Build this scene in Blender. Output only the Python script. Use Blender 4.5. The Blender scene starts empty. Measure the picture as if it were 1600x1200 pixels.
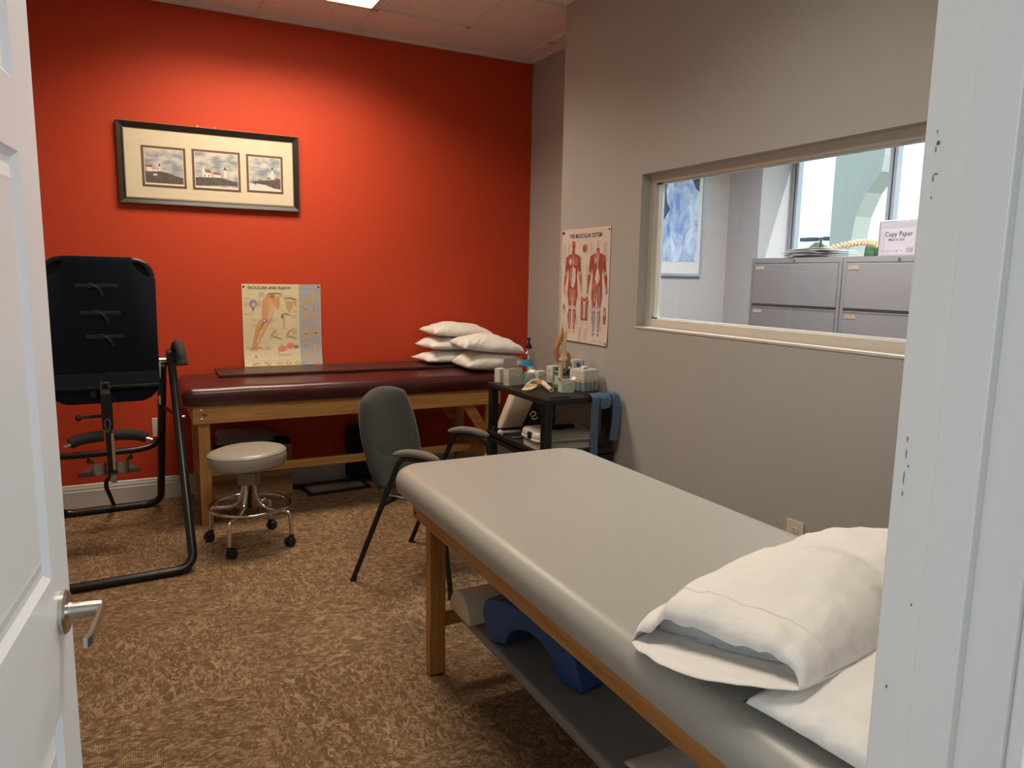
import bpy, bmesh, math, random
from mathutils import Vector, Matrix, noise
random.seed(7)
PI = math.pi
SC = bpy.context.scene
COL = SC.collection

# ------------------------------------------------------------------ camera
def make_camera():
    f, yaw, pitch, roll = 1144.2, 0.4769, -0.1453, 0.0173
    cy, sy, cp, sp = math.cos(yaw), math.sin(yaw), math.cos(pitch), math.sin(pitch)
    fwd = Vector((sy*cp, cy*cp, sp)); right = Vector((cy, -sy, 0)); up = right.cross(fwd)
    cr, sr = math.cos(roll), math.sin(roll)
    r2 = cr*right + sr*up; u2 = -sr*right + cr*up
    cam = bpy.data.cameras.new('camera'); o = bpy.data.objects.new('camera', cam); COL.objects.link(o)
    m = Matrix((r2, u2, -fwd)).transposed().to_4x4(); m.translation = Vector((-2.7511, -5.0736, 1.4468))
    o.matrix_world = m
    cam.sensor_fit = 'HORIZONTAL'; cam.sensor_width = 36; cam.lens = f/1600*36; cam.clip_start = .01; cam.clip_end = 300
    SC.camera = o
make_camera()
# ------------------------------------------------------------------ world, sun, exposure
W = bpy.data.worlds.new('world'); SC.world = W; W.use_nodes = True
wb = W.node_tree.nodes['Background']; wb.inputs[0].default_value = (.80, .93, 1.0, 1); wb.inputs[1].default_value = 1.7
def light(name, kind, loc, direction, energy, color, **k):
    l = bpy.data.lights.new(name, kind); l.energy = energy; l.color = color
    for a, b in k.items(): setattr(l, a, b)
    o = bpy.data.objects.new(name, l); COL.objects.link(o); o.location = loc
    o.rotation_euler = Vector(direction).to_track_quat('-Z', 'Y').to_euler(); return o
light('sun', 'SUN', (8, 3, 12), (-.25, .75, -.8), 4.0, (1, .97, .9), angle=.01)
# cool lamps added in the hallway, standing in for daylight on door and jamb
light('hallway_daylight_fill', 'AREA', (-.35, -7.9, 1.6), (-.62, .78, -.05), 95, (.80, .90, 1.0), shape='RECTANGLE', size=1.6, size_y=2.3)
light('hallway_daylight_fill', 'AREA', (-5.05, -5.9, 1.5), (1, .25, -.05), 42, (.84, .93, 1.0), shape='RECTANGLE', size=1.8, size_y=2.3)
TROFFER = 3.0     # glow of the lens itself
TROFFER_W = 36.0  # tubes behind it, shining mostly downward
SC.view_settings.view_transform = 'Standard'; SC.view_settings.look = 'None'
SC.view_settings.exposure = 0.0; SC.view_settings.gamma = 1.0; SC.view_settings.use_curve_mapping = False
SC.cycles.use_denoising = True
SC.cycles.max_bounces = 10; SC.cycles.diffuse_bounces = 6; SC.cycles.transparent_max_bounces = 16

# ------------------------------------------------------------------ materials
MAT = {}
def mat(name, color, rough=.5, metal=0., bump=None, vary=None, spec=.5, sheen=0., emit=None, coat=0.):
    """bump=(scale,strength,distance); vary=(scale,amount) mixes toward a darker tone of the thing's own colour (grain, wear)"""
    if name in MAT: return MAT[name]
    m = bpy.data.materials.new(name); m.use_nodes = True; nt = m.node_tree; N = nt.nodes; L = nt.links
    b = N['Principled BSDF']; b.inputs['Base Color'].default_value = (*color, 1)
    b.inputs['Roughness'].default_value = rough; b.inputs['Metallic'].default_value = metal
    b.inputs['Specular IOR Level'].default_value = spec
    if sheen: b.inputs['Sheen Weight'].default_value = sheen
    if coat: b.inputs['Coat Weight'].default_value = coat
    if emit: b.inputs['Emission Color'].default_value = (*emit[0], 1); b.inputs['Emission Strength'].default_value = emit[1]
    tc = N.new('ShaderNodeTexCoord')
    v = vary or (30, .06)
    n = N.new('ShaderNodeTexNoise'); n.inputs['Scale'].default_value = v[0]; n.inputs['Detail'].default_value = 4
    L.new(tc.outputs['Object'], n.inputs['Vector'])
    mx = N.new('ShaderNodeMix'); mx.data_type = 'RGBA'
    mx.inputs[6].default_value = (*color, 1); mx.inputs[7].default_value = (*[c*(1-v[1]*2) for c in color], 1)
    L.new(n.outputs['Fac'], mx.inputs[0]); L.new(mx.outputs[2], b.inputs['Base Color'])
    if bump:
        n2 = N.new('ShaderNodeTexNoise'); n2.inputs['Scale'].default_value = bump[0]; n2.inputs['Detail'].default_value = 3
        L.new(tc.outputs['Object'], n2.inputs['Vector'])
        bp = N.new('ShaderNodeBump'); bp.inputs['Strength'].default_value = bump[1]; bp.inputs['Distance'].default_value = bump[2]
        L.new(n2.outputs['Fac'], bp.inputs['Height']); L.new(bp.outputs['Normal'], b.inputs['Normal'])
    MAT[name] = m; return m

def wood(name, c1, c2, axis='x', rough=.42, knots=True, scale=1.):
    if name in MAT: return MAT[name]
    m = bpy.data.materials.new(name); m.use_nodes = True; nt = m.node_tree; N = nt.nodes; L = nt.links
    b = N['Principled BSDF']; b.inputs['Roughness'].default_value = rough
    tc = N.new('ShaderNodeTexCoord'); mp = N.new('ShaderNodeMapping')
    s = [55*scale]*3; s['xyz'.index(axis)] = 2.2*scale
    mp.inputs['Scale'].default_value = s
    L.new(tc.outputs['Object'], mp.inputs['Vector'])
    n = N.new('ShaderNodeTexNoise'); n.inputs['Scale'].default_value = 1; n.inputs['Detail'].default_value = 6; n.inputs['Distortion'].default_value = .6
    L.new(mp.outputs[0], n.inputs['Vector'])
    mp2 = N.new('ShaderNodeMapping'); s2 = [260*scale]*3; s2['xyz'.index(axis)] = 14*scale; mp2.inputs['Scale'].default_value = s2
    L.new(tc.outputs['Object'], mp2.inputs['Vector'])
    n2 = N.new('ShaderNodeTexNoise'); n2.inputs['Scale'].default_value = 1; n2.inputs['Detail'].default_value = 2; L.new(mp2.outputs[0], n2.inputs['Vector'])
    ad = N.new('ShaderNodeMath'); ad.operation = 'MULTIPLY_ADD'; ad.inputs[1].default_value = .35
    L.new(n2.outputs['Fac'], ad.inputs[0]); L.new(n.outputs['Fac'], ad.inputs[2])
    r = N.new('ShaderNodeValToRGB'); r.color_ramp.elements[0].position = .48; r.color_ramp.elements[1].position = .86
    r.color_ramp.elements[0].color = (*c2, 1); r.color_ramp.elements[1].color = (*c1, 1)
    L.new(ad.outputs[0], r.inputs[0]); L.new(r.outputs[0], b.inputs['Base Color'])
    bp = N.new('ShaderNodeBump'); bp.inputs['Strength'].default_value = .12; bp.inputs['Distance'].default_value = .001
    L.new(n2.outputs['Fac'], bp.inputs['Height']); L.new(bp.outputs[0], b.inputs['Normal'])
    MAT[name] = m; return m

def glassy(name, tint=(1, 1, 1), refl=1.0):
    m = bpy.data.materials.new(name); m.use_nodes = True; nt = m.node_tree; N = nt.nodes; L = nt.links
    N.remove(N['Principled BSDF']); out = N['Material Output']
    t = N.new('ShaderNodeBsdfTransparent'); t.inputs[0].default_value = (*tint, 1)
    g = N.new('ShaderNodeBsdfGlossy'); g.inputs['Roughness'].default_value = .02
    fr = N.new('ShaderNodeFresnel'); fr.inputs[0].default_value = 1.5
    ml = N.new('ShaderNodeMath'); ml.operation = 'MULTIPLY'; L.new(fr.outputs[0], ml.inputs[0])
    ge = N.new('ShaderNodeNewGeometry'); iv = N.new('ShaderNodeMath'); iv.operation = 'MULTIPLY_ADD'; iv.inputs[1].default_value = -refl; iv.inputs[2].default_value = refl
    L.new(ge.outputs['Backfacing'], iv.inputs[0]); L.new(iv.outputs[0], ml.inputs[1])   # only the front face of a pane reflects
    mx = N.new('ShaderNodeMixShader'); L.new(ml.outputs[0], mx.inputs[0]); L.new(t.outputs[0], mx.inputs[1]); L.new(g.outputs[0], mx.inputs[2])
    L.new(mx.outputs[0], out.inputs[0]); MAT[name] = m; return m

def carpet_mat():
    """carpet squares laid quarter-turned: ribs of loops and a two-tone fleck"""
    m = bpy.data.materials.new('carpet'); m.use_nodes = True; nt = m.node_tree; N = nt.nodes; L = nt.links
    b = N['Principled BSDF']; b.inputs['Roughness'].default_value = .95; b.inputs['Specular IOR Level'].default_value = .1
    def math_(op, a, c=None, v=None):
        n = N.new('ShaderNodeMath'); n.operation = op
        for i, q in enumerate((a, c, v)):
            if q is None: continue
            if isinstance(q, (int, float)): n.inputs[i].default_value = q
            else: L.new(q, n.inputs[i])
        return n.outputs[0]
    tc = N.new('ShaderNodeTexCoord'); sp = N.new('ShaderNodeSeparateXYZ'); L.new(tc.outputs['Object'], sp.inputs[0]); X, Y = sp.outputs[0], sp.outputs[1]
    fx = math_('FLOOR', math_('DIVIDE', math_('ADD', X, 20.13), .61)); fy = math_('FLOOR', math_('DIVIDE', math_('ADD', Y, 20.2), .61))
    ck = math_('MODULO', math_('ADD', fx, fy), 2)
    rx = math_('ADD', math_('MULTIPLY', X, math_('SUBTRACT', 1, ck)), math_('MULTIPLY', Y, ck))
    ry = math_('ADD', math_('MULTIPLY', Y, math_('SUBTRACT', 1, ck)), math_('MULTIPLY', X, ck))
    cv = N.new('ShaderNodeCombineXYZ'); L.new(rx, cv.inputs[0]); L.new(ry, cv.inputs[1]); L.new(math_('ADD', math_('MULTIPLY', fx, 3.7), math_('MULTIPLY', fy, 5.3)), cv.inputs[2])
    mp = N.new('ShaderNodeMapping'); mp.inputs['Scale'].default_value = (1, 1.7, 1); mp.inputs['Rotation'].default_value = (0, 0, .5); L.new(cv.outputs[0], mp.inputs[0])
    n = N.new('ShaderNodeTexNoise'); n.inputs['Scale'].default_value = 27; n.inputs['Detail'].default_value = 2.2; n.inputs['Roughness'].default_value = .55; n.inputs['Distortion'].default_value = 1.5
    L.new(mp.outputs[0], n.inputs['Vector'])
    n3 = N.new('ShaderNodeTexNoise'); n3.inputs['Scale'].default_value = 230; n3.inputs['Detail'].default_value = 1; L.new(tc.outputs['Object'], n3.inputs['Vector'])
    n4 = N.new('ShaderNodeTexNoise'); n4.inputs['Scale'].default_value = 2.2; L.new(cv.outputs[0], n4.inputs['Vector'])
    a = math_('ADD', math_('MULTIPLY_ADD', n3.outputs['Fac'], .42, n.outputs['Fac']), math_('MULTIPLY', n4.outputs['Fac'], .15))
    r = N.new('ShaderNodeValToRGB'); e = r.color_ramp.elements
    e[0].position = .66; e[0].color = (.150, .090, .050, 1); e[1].position = .98; e[1].color = (.43, .29, .175, 1)
    k = e.new(.80); k.color = (.235, .147, .083, 1)
    L.new(a, r.inputs[0])
    rib = math_('SINE', math_('MULTIPLY', rx, 2*PI/.0062)); loop = math_('SINE', math_('MULTIPLY', ry, 2*PI/.0045))
    hgt = math_('ADD', math_('MULTIPLY_ADD', rib, .5, .5), math_('MULTIPLY_ADD', loop, .18, .1))
    sh = N.new('ShaderNodeMapRange'); sh.inputs[1].default_value = 0; sh.inputs[2].default_value = 1.1; sh.inputs[3].default_value = .62; sh.inputs[4].default_value = 1.12; L.new(hgt, sh.inputs[0])
    mx = N.new('ShaderNodeMix'); mx.data_type = 'RGBA'; mx.blend_type = 'MULTIPLY'; mx.inputs[0].default_value = 1
    L.new(r.outputs[0], mx.inputs[6]); L.new(sh.outputs[0], mx.inputs[7]); L.new(mx.outputs[2], b.inputs['Base Color'])
    bp = N.new('ShaderNodeBump'); bp.inputs['Strength'].default_value = .5; bp.inputs['Distance'].default_value = .002
    L.new(hgt, bp.inputs['Height']); L.new(bp.outputs[0], b.inputs['Normal'])
    MAT['carpet'] = m; return m

def tile_mat():
    m = mat('ceiling_tile', (.82, .79, .75), .9, bump=(160, .35, .002), vary=(3, .04))
    nt = m.node_tree; N = nt.nodes; L = nt.links; b = N['Principled BSDF']
    tc = N.new('ShaderNodeTexCoord'); v = N.new('ShaderNodeTexNoise'); v.inputs['Scale'].default_value = 75; v.inputs['Detail'].default_value = 1; L.new(tc.outputs['Object'], v.inputs['Vector'])
    r = N.new('ShaderNodeValToRGB'); r.color_ramp.elements[0].position = .27; r.color_ramp.elements[1].position = .31
    r.color_ramp.elements[0].color = (.28, .24, .21, 1); r.color_ramp.elements[1].color = (1, 1, 1, 1); L.new(v.outputs['Fac'], r.inputs[0])
    src = b.inputs['Base Color'].links[0].from_socket
    mx = N.new('ShaderNodeMix'); mx.data_type = 'RGBA'; mx.blend_type = 'MULTIPLY'; mx.inputs[0].default_value = 1
    L.new(src, mx.inputs[6]); L.new(r.outputs[0], mx.inputs[7]); L.new(mx.outputs[2], b.inputs['Base Color']); return m

red_paint = mat('red_paint', (.56, .058, .020), .62, bump=(260, .08, .0008), vary=(2.5, .02), spec=.3)
gray_paint = mat('gray_paint', (.415, .405, .385), .6, bump=(260, .08, .0008), vary=(2.5, .015), spec=.3)
hall_paint = mat('hall_paint', (.72, .72, .70), .6)
office_paint = mat('office_paint', (.56, .54, .54), .6)
trim_white = mat('trim_white', (.74, .74, .72), .35, vary=(6, .015))
door_white = mat('door_white', (.76, .77, .78), .38, bump=(40, .03, .0006), vary=(5, .01))
vinyl_gray = mat('vinyl_gray', (.365, .355, .318), .36, bump=(420, .10, .0006), vary=(2.2, .05))
shelf_gray = mat('shelf_gray', (.205, .20, .195), .5, bump=(420, .1, .0006))
vinyl_red = mat('vinyl_maroon', (.060, .013, .013), .30, bump=(6, .25, .006), vary=(3, .05))
board_red = mat('board_maroon', (.060, .024, .020), .38)
oak = wood('oak', (.48, .235, .068), (.30, .125, .030), 'y')
oak_leg = wood('oak_leg', (.46, .215, .062), (.27, .105, .026), 'z')
oak_x = wood('oak_cross', (.46, .215, .062), (.27, .105, .026), 'x')
pine = wood('pine', (.62, .35, .12), (.42, .20, .055), 'x', scale=.8)
pine_leg = wood('pine_leg', (.60, .34, .12), (.42, .20, .055), 'z', scale=.8)
pine_dark = wood('pine_dark', (.52, .24, .07), (.33, .13, .035), 'x', scale=.6)
pine_y = wood('pine_end', (.56, .29, .09), (.38, .17, .045), 'y', scale=.8)
cotton = mat('cotton', (.80, .78, .74), .85, bump=(11, .9, .018), vary=(4, .02), sheen=.1)
cotton_seam = mat('cotton_seam', (.80, .78, .74), .85)
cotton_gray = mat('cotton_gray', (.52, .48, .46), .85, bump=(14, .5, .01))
fabric_gray = mat('fabric_charcoal', (.062, .064, .060), .95, bump=(500, .5, .001), vary=(260, .22), sheen=.25, spec=.15)
fabric_taupe = mat('fabric_taupe', (.20, .175, .145), .95, bump=(500, .5, .001), vary=(260, .22), sheen=.2, spec=.15)
black_metal = mat('black_metal', (.006, .006, .007), .30)
black_plastic = mat('black_plastic', (.008, .008, .009), .5, bump=(300, .1, .0006))
black_foam = mat('black_foam', (.02, .02, .021), .85, bump=(300, .3, .001))
black_fabric = mat('black_fabric', (.008, .008, .010), .9)
navy = mat('navy_nylon', (.0022, .0055, .016), .7, bump=(5, .25, .01), spec=.25)
navy_strap = mat('navy_strap', (.010, .024, .050), .7)
chrome = mat('chrome', (.75, .74, .72), .14, metal=1.)
satin = mat('satin_nickel', (.62, .59, .55), .30, metal=1.)
steel = mat('dull_steel', (.45, .43, .41), .38, metal=1.)
cab_gray = mat('cabinet_gray', (.30, .275, .285), .45, vary=(3, .02))
cab_dark = mat('cabinet_gap', (.13, .12, .125), .5)
cardboard = mat('cardboard', (.36, .205, .095), .85, vary=(12, .08))
tape = mat('packing_tape', (.45, .28, .14), .3)
carton_white = mat('carton_white', (.36, .32, .345), .7, vary=(90, .05))
white_paper = mat('white_paper', (.84, .83, .84), .8)
card_white = mat('card_white', (.66, .64, .58), .6)
plum_paper = mat('grayish_paper', (.62, .56, .56), .85)
ink = mat('ink_black', (.02, .02, .022), .6)
ink_gray = mat('ink_gray', (.34, .31, .29), .7)
blue_foam = mat('blue_foam', (.010, .066, .215), .5, bump=(200, .1, .001))
beige_foam = mat('beige_vinyl', (.58, .50, .38), .55, bump=(30, .15, .003))
blue_band = mat('blue_band', (.075, .135, .24), .8, bump=(300, .2, .001))
bone = mat('bone', (.72, .60, .40), .45, vary=(20, .06))
muscle = mat('muscle_orange', (.55, .22, .09), .4, vary=(25, .1))
olive = mat('olive_base', (.30, .28, .10), .45)
ivory = mat('ivory_plastic', (.70, .64, .52), .4)
clear_plastic = glassy('clear_plastic', (.93, .90, .88), 1.0)
glass = glassy('window_glass', (.93, .96, .97), 1.0)
glass_out = glassy('outer_glass', (.97, .99, 1.), .6)
frosted = mat('frosted_plastic', (.62, .60, .50), .35)
frost_lid = mat('frosted_lid', (.66, .64, .56), .3)
pin_black = mat('pin_black', (.01, .01, .01), .3)
tile = tile_mat(); carpet = carpet_mat()
flat = lambda n, c, r=.75: mat(n, c, r, vary=(60, .02))

# ------------------------------------------------------------------ mesh helpers
def obj(name, bm, m, parent=None, smooth=False, mods=None, label=None, angle=40):
    me = bpy.data.meshes.new(name); bmesh.ops.recalc_face_normals(bm, faces=bm.faces) if smooth != 'raw' else None
    bm.to_mesh(me); bm.free()
    for x in (m if isinstance(m, (list, tuple)) else [m]): me.materials.append(x)
    o = bpy.data.objects.new(name, me); COL.objects.link(o)
    if smooth:
        me.polygons.foreach_set('use_smooth', [True]*len(me.polygons))
        me.set_sharp_from_angle(angle=math.radians(angle))
    if parent: o.parent = parent
    if label: o['label'] = label
    return o
def thing(name, label, cat, loc=(0, 0, 0), rot=(0, 0, 0), group=None):
    o = bpy.data.objects.new(name, None); COL.objects.link(o); o.empty_display_size = .05
    o.location = loc; o.rotation_euler = rot if isinstance(rot, (tuple, list)) else (0, 0, rot)
    o['label'] = label; o['category'] = cat
    if group: o['group'] = group
    return o
def tag(o, label, cat, group=None, loc=None, rot=None, kind=None):
    o['label'] = label; o['category'] = cat
    if group: o['group'] = group
    if kind: o['kind'] = kind
    if loc: o.location = loc
    if rot is not None: o.rotation_euler = rot if isinstance(rot, (tuple, list)) else (0, 0, rot)
    return o
def struct(name, bm, m, parent=None, smooth=False):
    o = obj(name, bm, m, parent, smooth)
    if not parent: o['kind'] = 'structure'
    return o
def box(bm, x0, x1, y0, y1, z0, z1, bevel=0., seg=2, mi=0, M=None):
    t = bmesh.new(); bmesh.ops.create_cube(t, size=1)
    for v in t.verts: v.co = Vector(((x0+x1)/2+v.co.x*(x1-x0), (y0+y1)/2+v.co.y*(y1-y0), (z0+z1)/2+v.co.z*(z1-z0)))
    if bevel: bmesh.ops.bevel(t, geom=t.edges[:], offset=bevel, segments=seg, affect='EDGES', profile=.5)
    merge(bm, t, M, mi); return bm
def merge(bm, t, M=None, mi=0):
    vm = {}
    for v in t.verts: vm[v] = bm.verts.new(M @ v.co if M else v.co)
    for f in t.faces:
        try: nf = bm.faces.new([vm[v] for v in f.verts]); nf.material_index = mi if mi else f.material_index
        except ValueError: pass
    t.free()
def B(*a, **k): return box(bmesh.new(), *a, **k)
def frames(pts, up=None):
    P = [Vector(p) for p in pts]; T = []
    for i in range(len(P)):
        a = P[max(i-1, 0)]; b = P[min(i+1, len(P)-1)]; T.append((b-a).normalized())
    ref = Vector(up) if up else (Vector((0, 0, 1)) if abs(T[0].z) < .9 else Vector((0, 1, 0)))
    n = (ref-T[0]*ref.dot(T[0])).normalized(); out = []
    for i, t in enumerate(T):
        n = (n-t*n.dot(t)).normalized() if not up else (Vector(up)-t*Vector(up).dot(t)).normalized()
        out.append((P[i], n, t.cross(n)))
    return out
def tube(bm, pts, r, n=12, caps=True, sx=1., sy=1., up=None, closed=False, mi=0):
    fr = frames(pts, up); rings = []
    for i, (p, a, b) in enumerate(fr):
        rr = r[i] if isinstance(r, (list, tuple)) else r
        rings.append([bm.verts.new(p+a*math.cos(2*PI*k/n)*rr*sx+b*math.sin(2*PI*k/n)*rr*sy) for k in range(n)])
    m = len(rings)
    for i in range(m if closed else m-1):
        A, C = rings[i], rings[(i+1) % m]
        for k in range(n): f = bm.faces.new((A[k], A[(k+1) % n], C[(k+1) % n], C[k])); f.material_index = mi
    if caps and not closed:
        f = bm.faces.new(rings[0][::-1]); f.material_index = mi; f = bm.faces.new(rings[-1]); f.material_index = mi
    return bm
def bar(bm, a, b, w, h, up=(0, 0, 1), bevel=0., mi=0):
    """rectangular bar from a to b, w across, h along up"""
    a, b = Vector(a), Vector(b); t = (b-a); L = t.length; t.normalize(); u = Vector(up); u = (u-t*u.dot(t)).normalized(); s = t.cross(u)
    M = Matrix((t, s, u)).transposed().to_4x4(); M.translation = a
    return box(bm, 0, L, -w/2, w/2, -h/2, h/2, bevel, M=M, mi=mi)
def strip(bm, pts, w, th, side, mi=0):
    """flat ribbon of width w along side, thickness th"""
    s = Vector(side).normalized(); fr = [Vector(p) for p in pts]; R = []
    for i, p in enumerate(fr):
        t = (fr[min(i+1, len(fr)-1)]-fr[max(i-1, 0)]).normalized(); n = t.cross(s).normalized()
        R.append([bm.verts.new(p+s*w/2*a+n*th/2*b) for a, b in ((-1, -1), (1, -1), (1, 1), (-1, 1))])
    for A, C in zip(R, R[1:]):
        for k in range(4): bm.faces.new((A[k], A[(k+1) % 4], C[(k+1) % 4], C[k])).material_index = mi
    bm.faces.new(R[0][::-1]); bm.faces.new(R[-1]); return bm
def smooth_path(pts, rad, n=6):
    """polyline with rounded corners"""
    P = [Vector(p) for p in pts]; out = [P[0]]
    for i in range(1, len(P)-1):
        a = P[i-1]-P[i]; b = P[i+1]-P[i]; r = min(rad, a.length*.49, b.length*.49)
        p0 = P[i]+a.normalized()*r; p2 = P[i]+b.normalized()*r
        for k in range(n+1):
            t = k/n; out.append((1-t)**2*p0+2*t*(1-t)*P[i]+t*t*p2)
    out.append(P[-1]); return out
def cat(pts, n=8):
    P = [Vector(p) for p in pts]; P = [P[0]*2-P[1]]+P+[P[-1]*2-P[-2]]; out = []
    for i in range(1, len(P)-2):
        for k in range(n):
            t = k/n; a, b, c, d = P[i-1:i+3]
            out.append(.5*((2*b)+(c-a)*t+(2*a-5*b+4*c-d)*t*t+(3*b-a-3*c+d)*t**3))
    out.append(P[-2]); return out
def lathe(bm, prof, n=32, c=(0, 0, 0), M=None, mi=0, sx=1., sy=1.):
    t = bmesh.new(); rings = []
    for r, z in prof:
        if r < 1e-6: rings.append([t.verts.new((c[0], c[1], c[2]+z))])
        else: rings.append([t.verts.new((c[0]+r*sx*math.cos(2*PI*k/n), c[1]+r*sy*math.sin(2*PI*k/n), c[2]+z)) for k in range(n)])
    for A, C in zip(rings, rings[1:]):
        for k in range(n):
            a = [A[k % len(A)], A[(k+1) % len(A)], C[(k+1) % len(C)], C[k % len(C)]]
            u = []
            for v in a:
                if v not in u: u.append(v)
            if len(u) > 2: t.faces.new(u)
    for R in (rings[0], rings[-1]):
        if len(R) > 2: t.faces.new(R)
    merge(bm, t, M, mi); return bm
def prism(bm, poly, O, U, V, d0, d1, bevel=0., mi=0, seg=2):
    """polygon in the plane O+uU+vV pushed from d0 to d1 along U x V"""
    O, U, V = Vector(O), Vector(U), Vector(V); N = U.cross(V).normalized(); t = bmesh.new()
    a = [t.verts.new(O+U*p[0]+V*p[1]+N*d0) for p in poly]; f = t.faces.new(a)
    r = bmesh.ops.extrude_face_region(t, geom=[f])
    for e in r['geom']:
        if isinstance(e, bmesh.types.BMVert): e.co += N*(d1-d0)
    bmesh.ops.recalc_face_normals(t, faces=t.faces)
    if bevel: bmesh.ops.bevel(t, geom=t.edges[:], offset=bevel, segments=seg, affect='EDGES', profile=.5)
    merge(bm, t, None, mi); return bm
def rrect(x0, x1, y0, y1, r, n=6):
    if not isinstance(r, (tuple, list)): r = (r,)*4
    out = []
    for (cx, cy, a0), q in zip(((x1, y1, 0), (x0, y1, 90), (x0, y0, 180), (x1, y0, 270)), r):
        sx = -1 if cx == x1 else 1; sy = -1 if cy == y1 else 1
        for k in range(n+1):
            a = math.radians(a0+90*k/n); out.append((cx+sx*q+q*math.cos(a), cy+sy*q+q*math.sin(a)))
    return out
def thicken(bm, th):
    bm.normal_update(); fs = bm.faces[:]; bd = [e for e in bm.edges if len(e.link_faces) == 1]
    m = {v: bm.verts.new(v.co-v.normal*th) for v in bm.verts[:]}
    for f in fs: bm.faces.new([m[v] for v in f.verts][::-1])
    for e in bd: a, b = e.verts; bm.faces.new((a, b, m[b], m[a]))
def text(bm, s, size, O, U, V, depth=.0004, bold=0., align='LEFT', mi=0, sx=1.):
    cu = bpy.data.curves.new('t', 'FONT'); cu.body = s; cu.size = size; cu.extrude = 0; cu.offset = bold; cu.align_x = align; cu.resolution_u = 2
    o = bpy.data.objects.new('t', cu); COL.objects.link(o)
    me = bpy.data.meshes.new_from_object(o.evaluated_get(bpy.context.evaluated_depsgraph_get()))
    O, U, V = Vector(O), Vector(U).normalized(), Vector(V).normalized(); N = U.cross(V)
    vs = [bm.verts.new(O+U*v.co.x*sx+V*v.co.y+N*depth) for v in me.vertices]
    for p in me.polygons:
        try: bm.faces.new([vs[i] for i in p.vertices]).material_index = mi
        except ValueError: pass
    bpy.data.objects.remove(o); bpy.data.curves.remove(cu); bpy.data.meshes.remove(me); return bm

class Art:
    """printed artwork: flat shapes of ink on a sheet, one mesh with several inks"""
    def __init__(s, fmap): s.bm = bmesh.new(); s.f = fmap; s.mats = []; s.k = 0
    def mi(s, m):
        if m not in s.mats: s.mats.append(m)
        return s.mats.index(m)
    def poly(s, pts, m, step=True):
        if step: s.k += 1
        e = .0003+.000004*s.k
        vs = [s.bm.verts.new(s.f(u, v, e)) for u, v in pts]
        try: s.bm.faces.new(vs).material_index = s.mi(m)
        except ValueError: pass
    def rect(s, u0, u1, v0, v1, m): s.poly([(u0, v0), (u1, v0), (u1, v1), (u0, v1)], m)
    def ell(s, cu, cv, a, b, m, ang=0, n=16):
        c, d = math.cos(ang), math.sin(ang)
        s.poly([(cu+a*math.cos(2*PI*k/n)*c-b*math.sin(2*PI*k/n)*d, cv+a*math.cos(2*PI*k/n)*d+b*math.sin(2*PI*k/n)*c) for k in range(n)], m)
    def limb(s, p, w, m):
        """tapering limb through points p with half widths w"""
        L, R = [], []
        for i in range(len(p)):
            a = p[max(i-1, 0)]; b = p[min(i+1, len(p)-1)]; dx, dy = b[0]-a[0], b[1]-a[1]; l = math.hypot(dx, dy) or 1
            nx, ny = -dy/l, dx/l; L.append((p[i][0]+nx*w[i], p[i][1]+ny*w[i])); R.append((p[i][0]-nx*w[i], p[i][1]-ny*w[i]))
        s.k += 1
        for i in range(len(p)-1): s.poly([L[i], L[i+1], R[i+1], R[i]], m, step=False)
    def line(s, a, b, w, m): s.limb([a, b], [w/2, w/2], m)
    def lines(s, u0, u1, v1, n, gap, m, h=.0016):
        for i in range(n): s.rect(u0, u0+(u1-u0)*random.uniform(.6, 1), v1-i*gap-h, v1-i*gap, m)
    def text(s, t, size, u, v, m, bold=0., sx=1., align='LEFT'):
        cu = bpy.data.curves.new('t', 'FONT'); cu.body = t; cu.size = size; cu.offset = bold; cu.align_x = align; cu.resolution_u = 2; cu.space_character = 1.0+bold*90
        o = bpy.data.objects.new('t', cu); COL.objects.link(o)
        me = bpy.data.meshes.new_from_object(o.evaluated_get(bpy.context.evaluated_depsgraph_get())); s.k += 1
        vs = [s.bm.verts.new(s.f(u+w.co.x*sx, v+w.co.y, .0003+.000004*s.k)) for w in me.vertices]
        for p in me.polygons:
            try: s.bm.faces.new([vs[i] for i in p.vertices]).material_index = s.mi(m)
            except ValueError: pass
        bpy.data.objects.remove(o); bpy.data.curves.remove(cu); bpy.data.meshes.remove(me)
    def build(s, name, parent): return obj(name, s.bm, s.mats, parent, smooth='raw') if False else _art(s, name, parent)
def _art(s, name, parent):
    me = bpy.data.meshes.new(name); s.bm.to_mesh(me); s.bm.free()
    for m in s.mats: me.materials.append(m)
    o = bpy.data.objects.new(name, me); COL.objects.link(o)
    if parent: o.parent = parent
    return o
def copy_tree(o, parent=None):
    c = o.copy(); COL.objects.link(c)
    if parent: c.parent = parent
    for ch in [x for x in list(COL.objects) if x.parent == o]: copy_tree(ch, c)
    return c

# ================================================================== THE ROOM
H = 3.025; XN = -.4066; YC = -1.1485; YF = -4.606; YFB = -4.73; XL = -3.47
WY0, WY1, WZ0, WZ1 = -1.944, -3.90, 1.201, 1.9757
struct('floor', B(-5.2, 2.2, -8.4, .12, -.06, 0), carpet)
struct('wall_back', B(XL-.1, .1, 0, .1, 0, H+.08), red_paint)
struct('wall_left', B(XL-.1, XL, YFB, 0, 0, H+.08), gray_paint)
struct('wall_recess', B(0, .1, YC-.1, 0, 0, H+.08), gray_paint)
bm = B(XN, -.29, WY0, YC, 0, H+.08); box(bm, XN, -.29, YF, WY1, 0, H+.08)
box(bm, XN, -.29, WY1, WY0, 0, WZ0); box(bm, XN, -.29, WY1, WY0, WZ1, H+.08); box(bm, -.29, 0, YC-.1, YC, 0, H+.08)
struct('wall_right', bm, gray_paint)
DX0, DX1, DZ = -2.985, -2.055, 2.06
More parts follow.
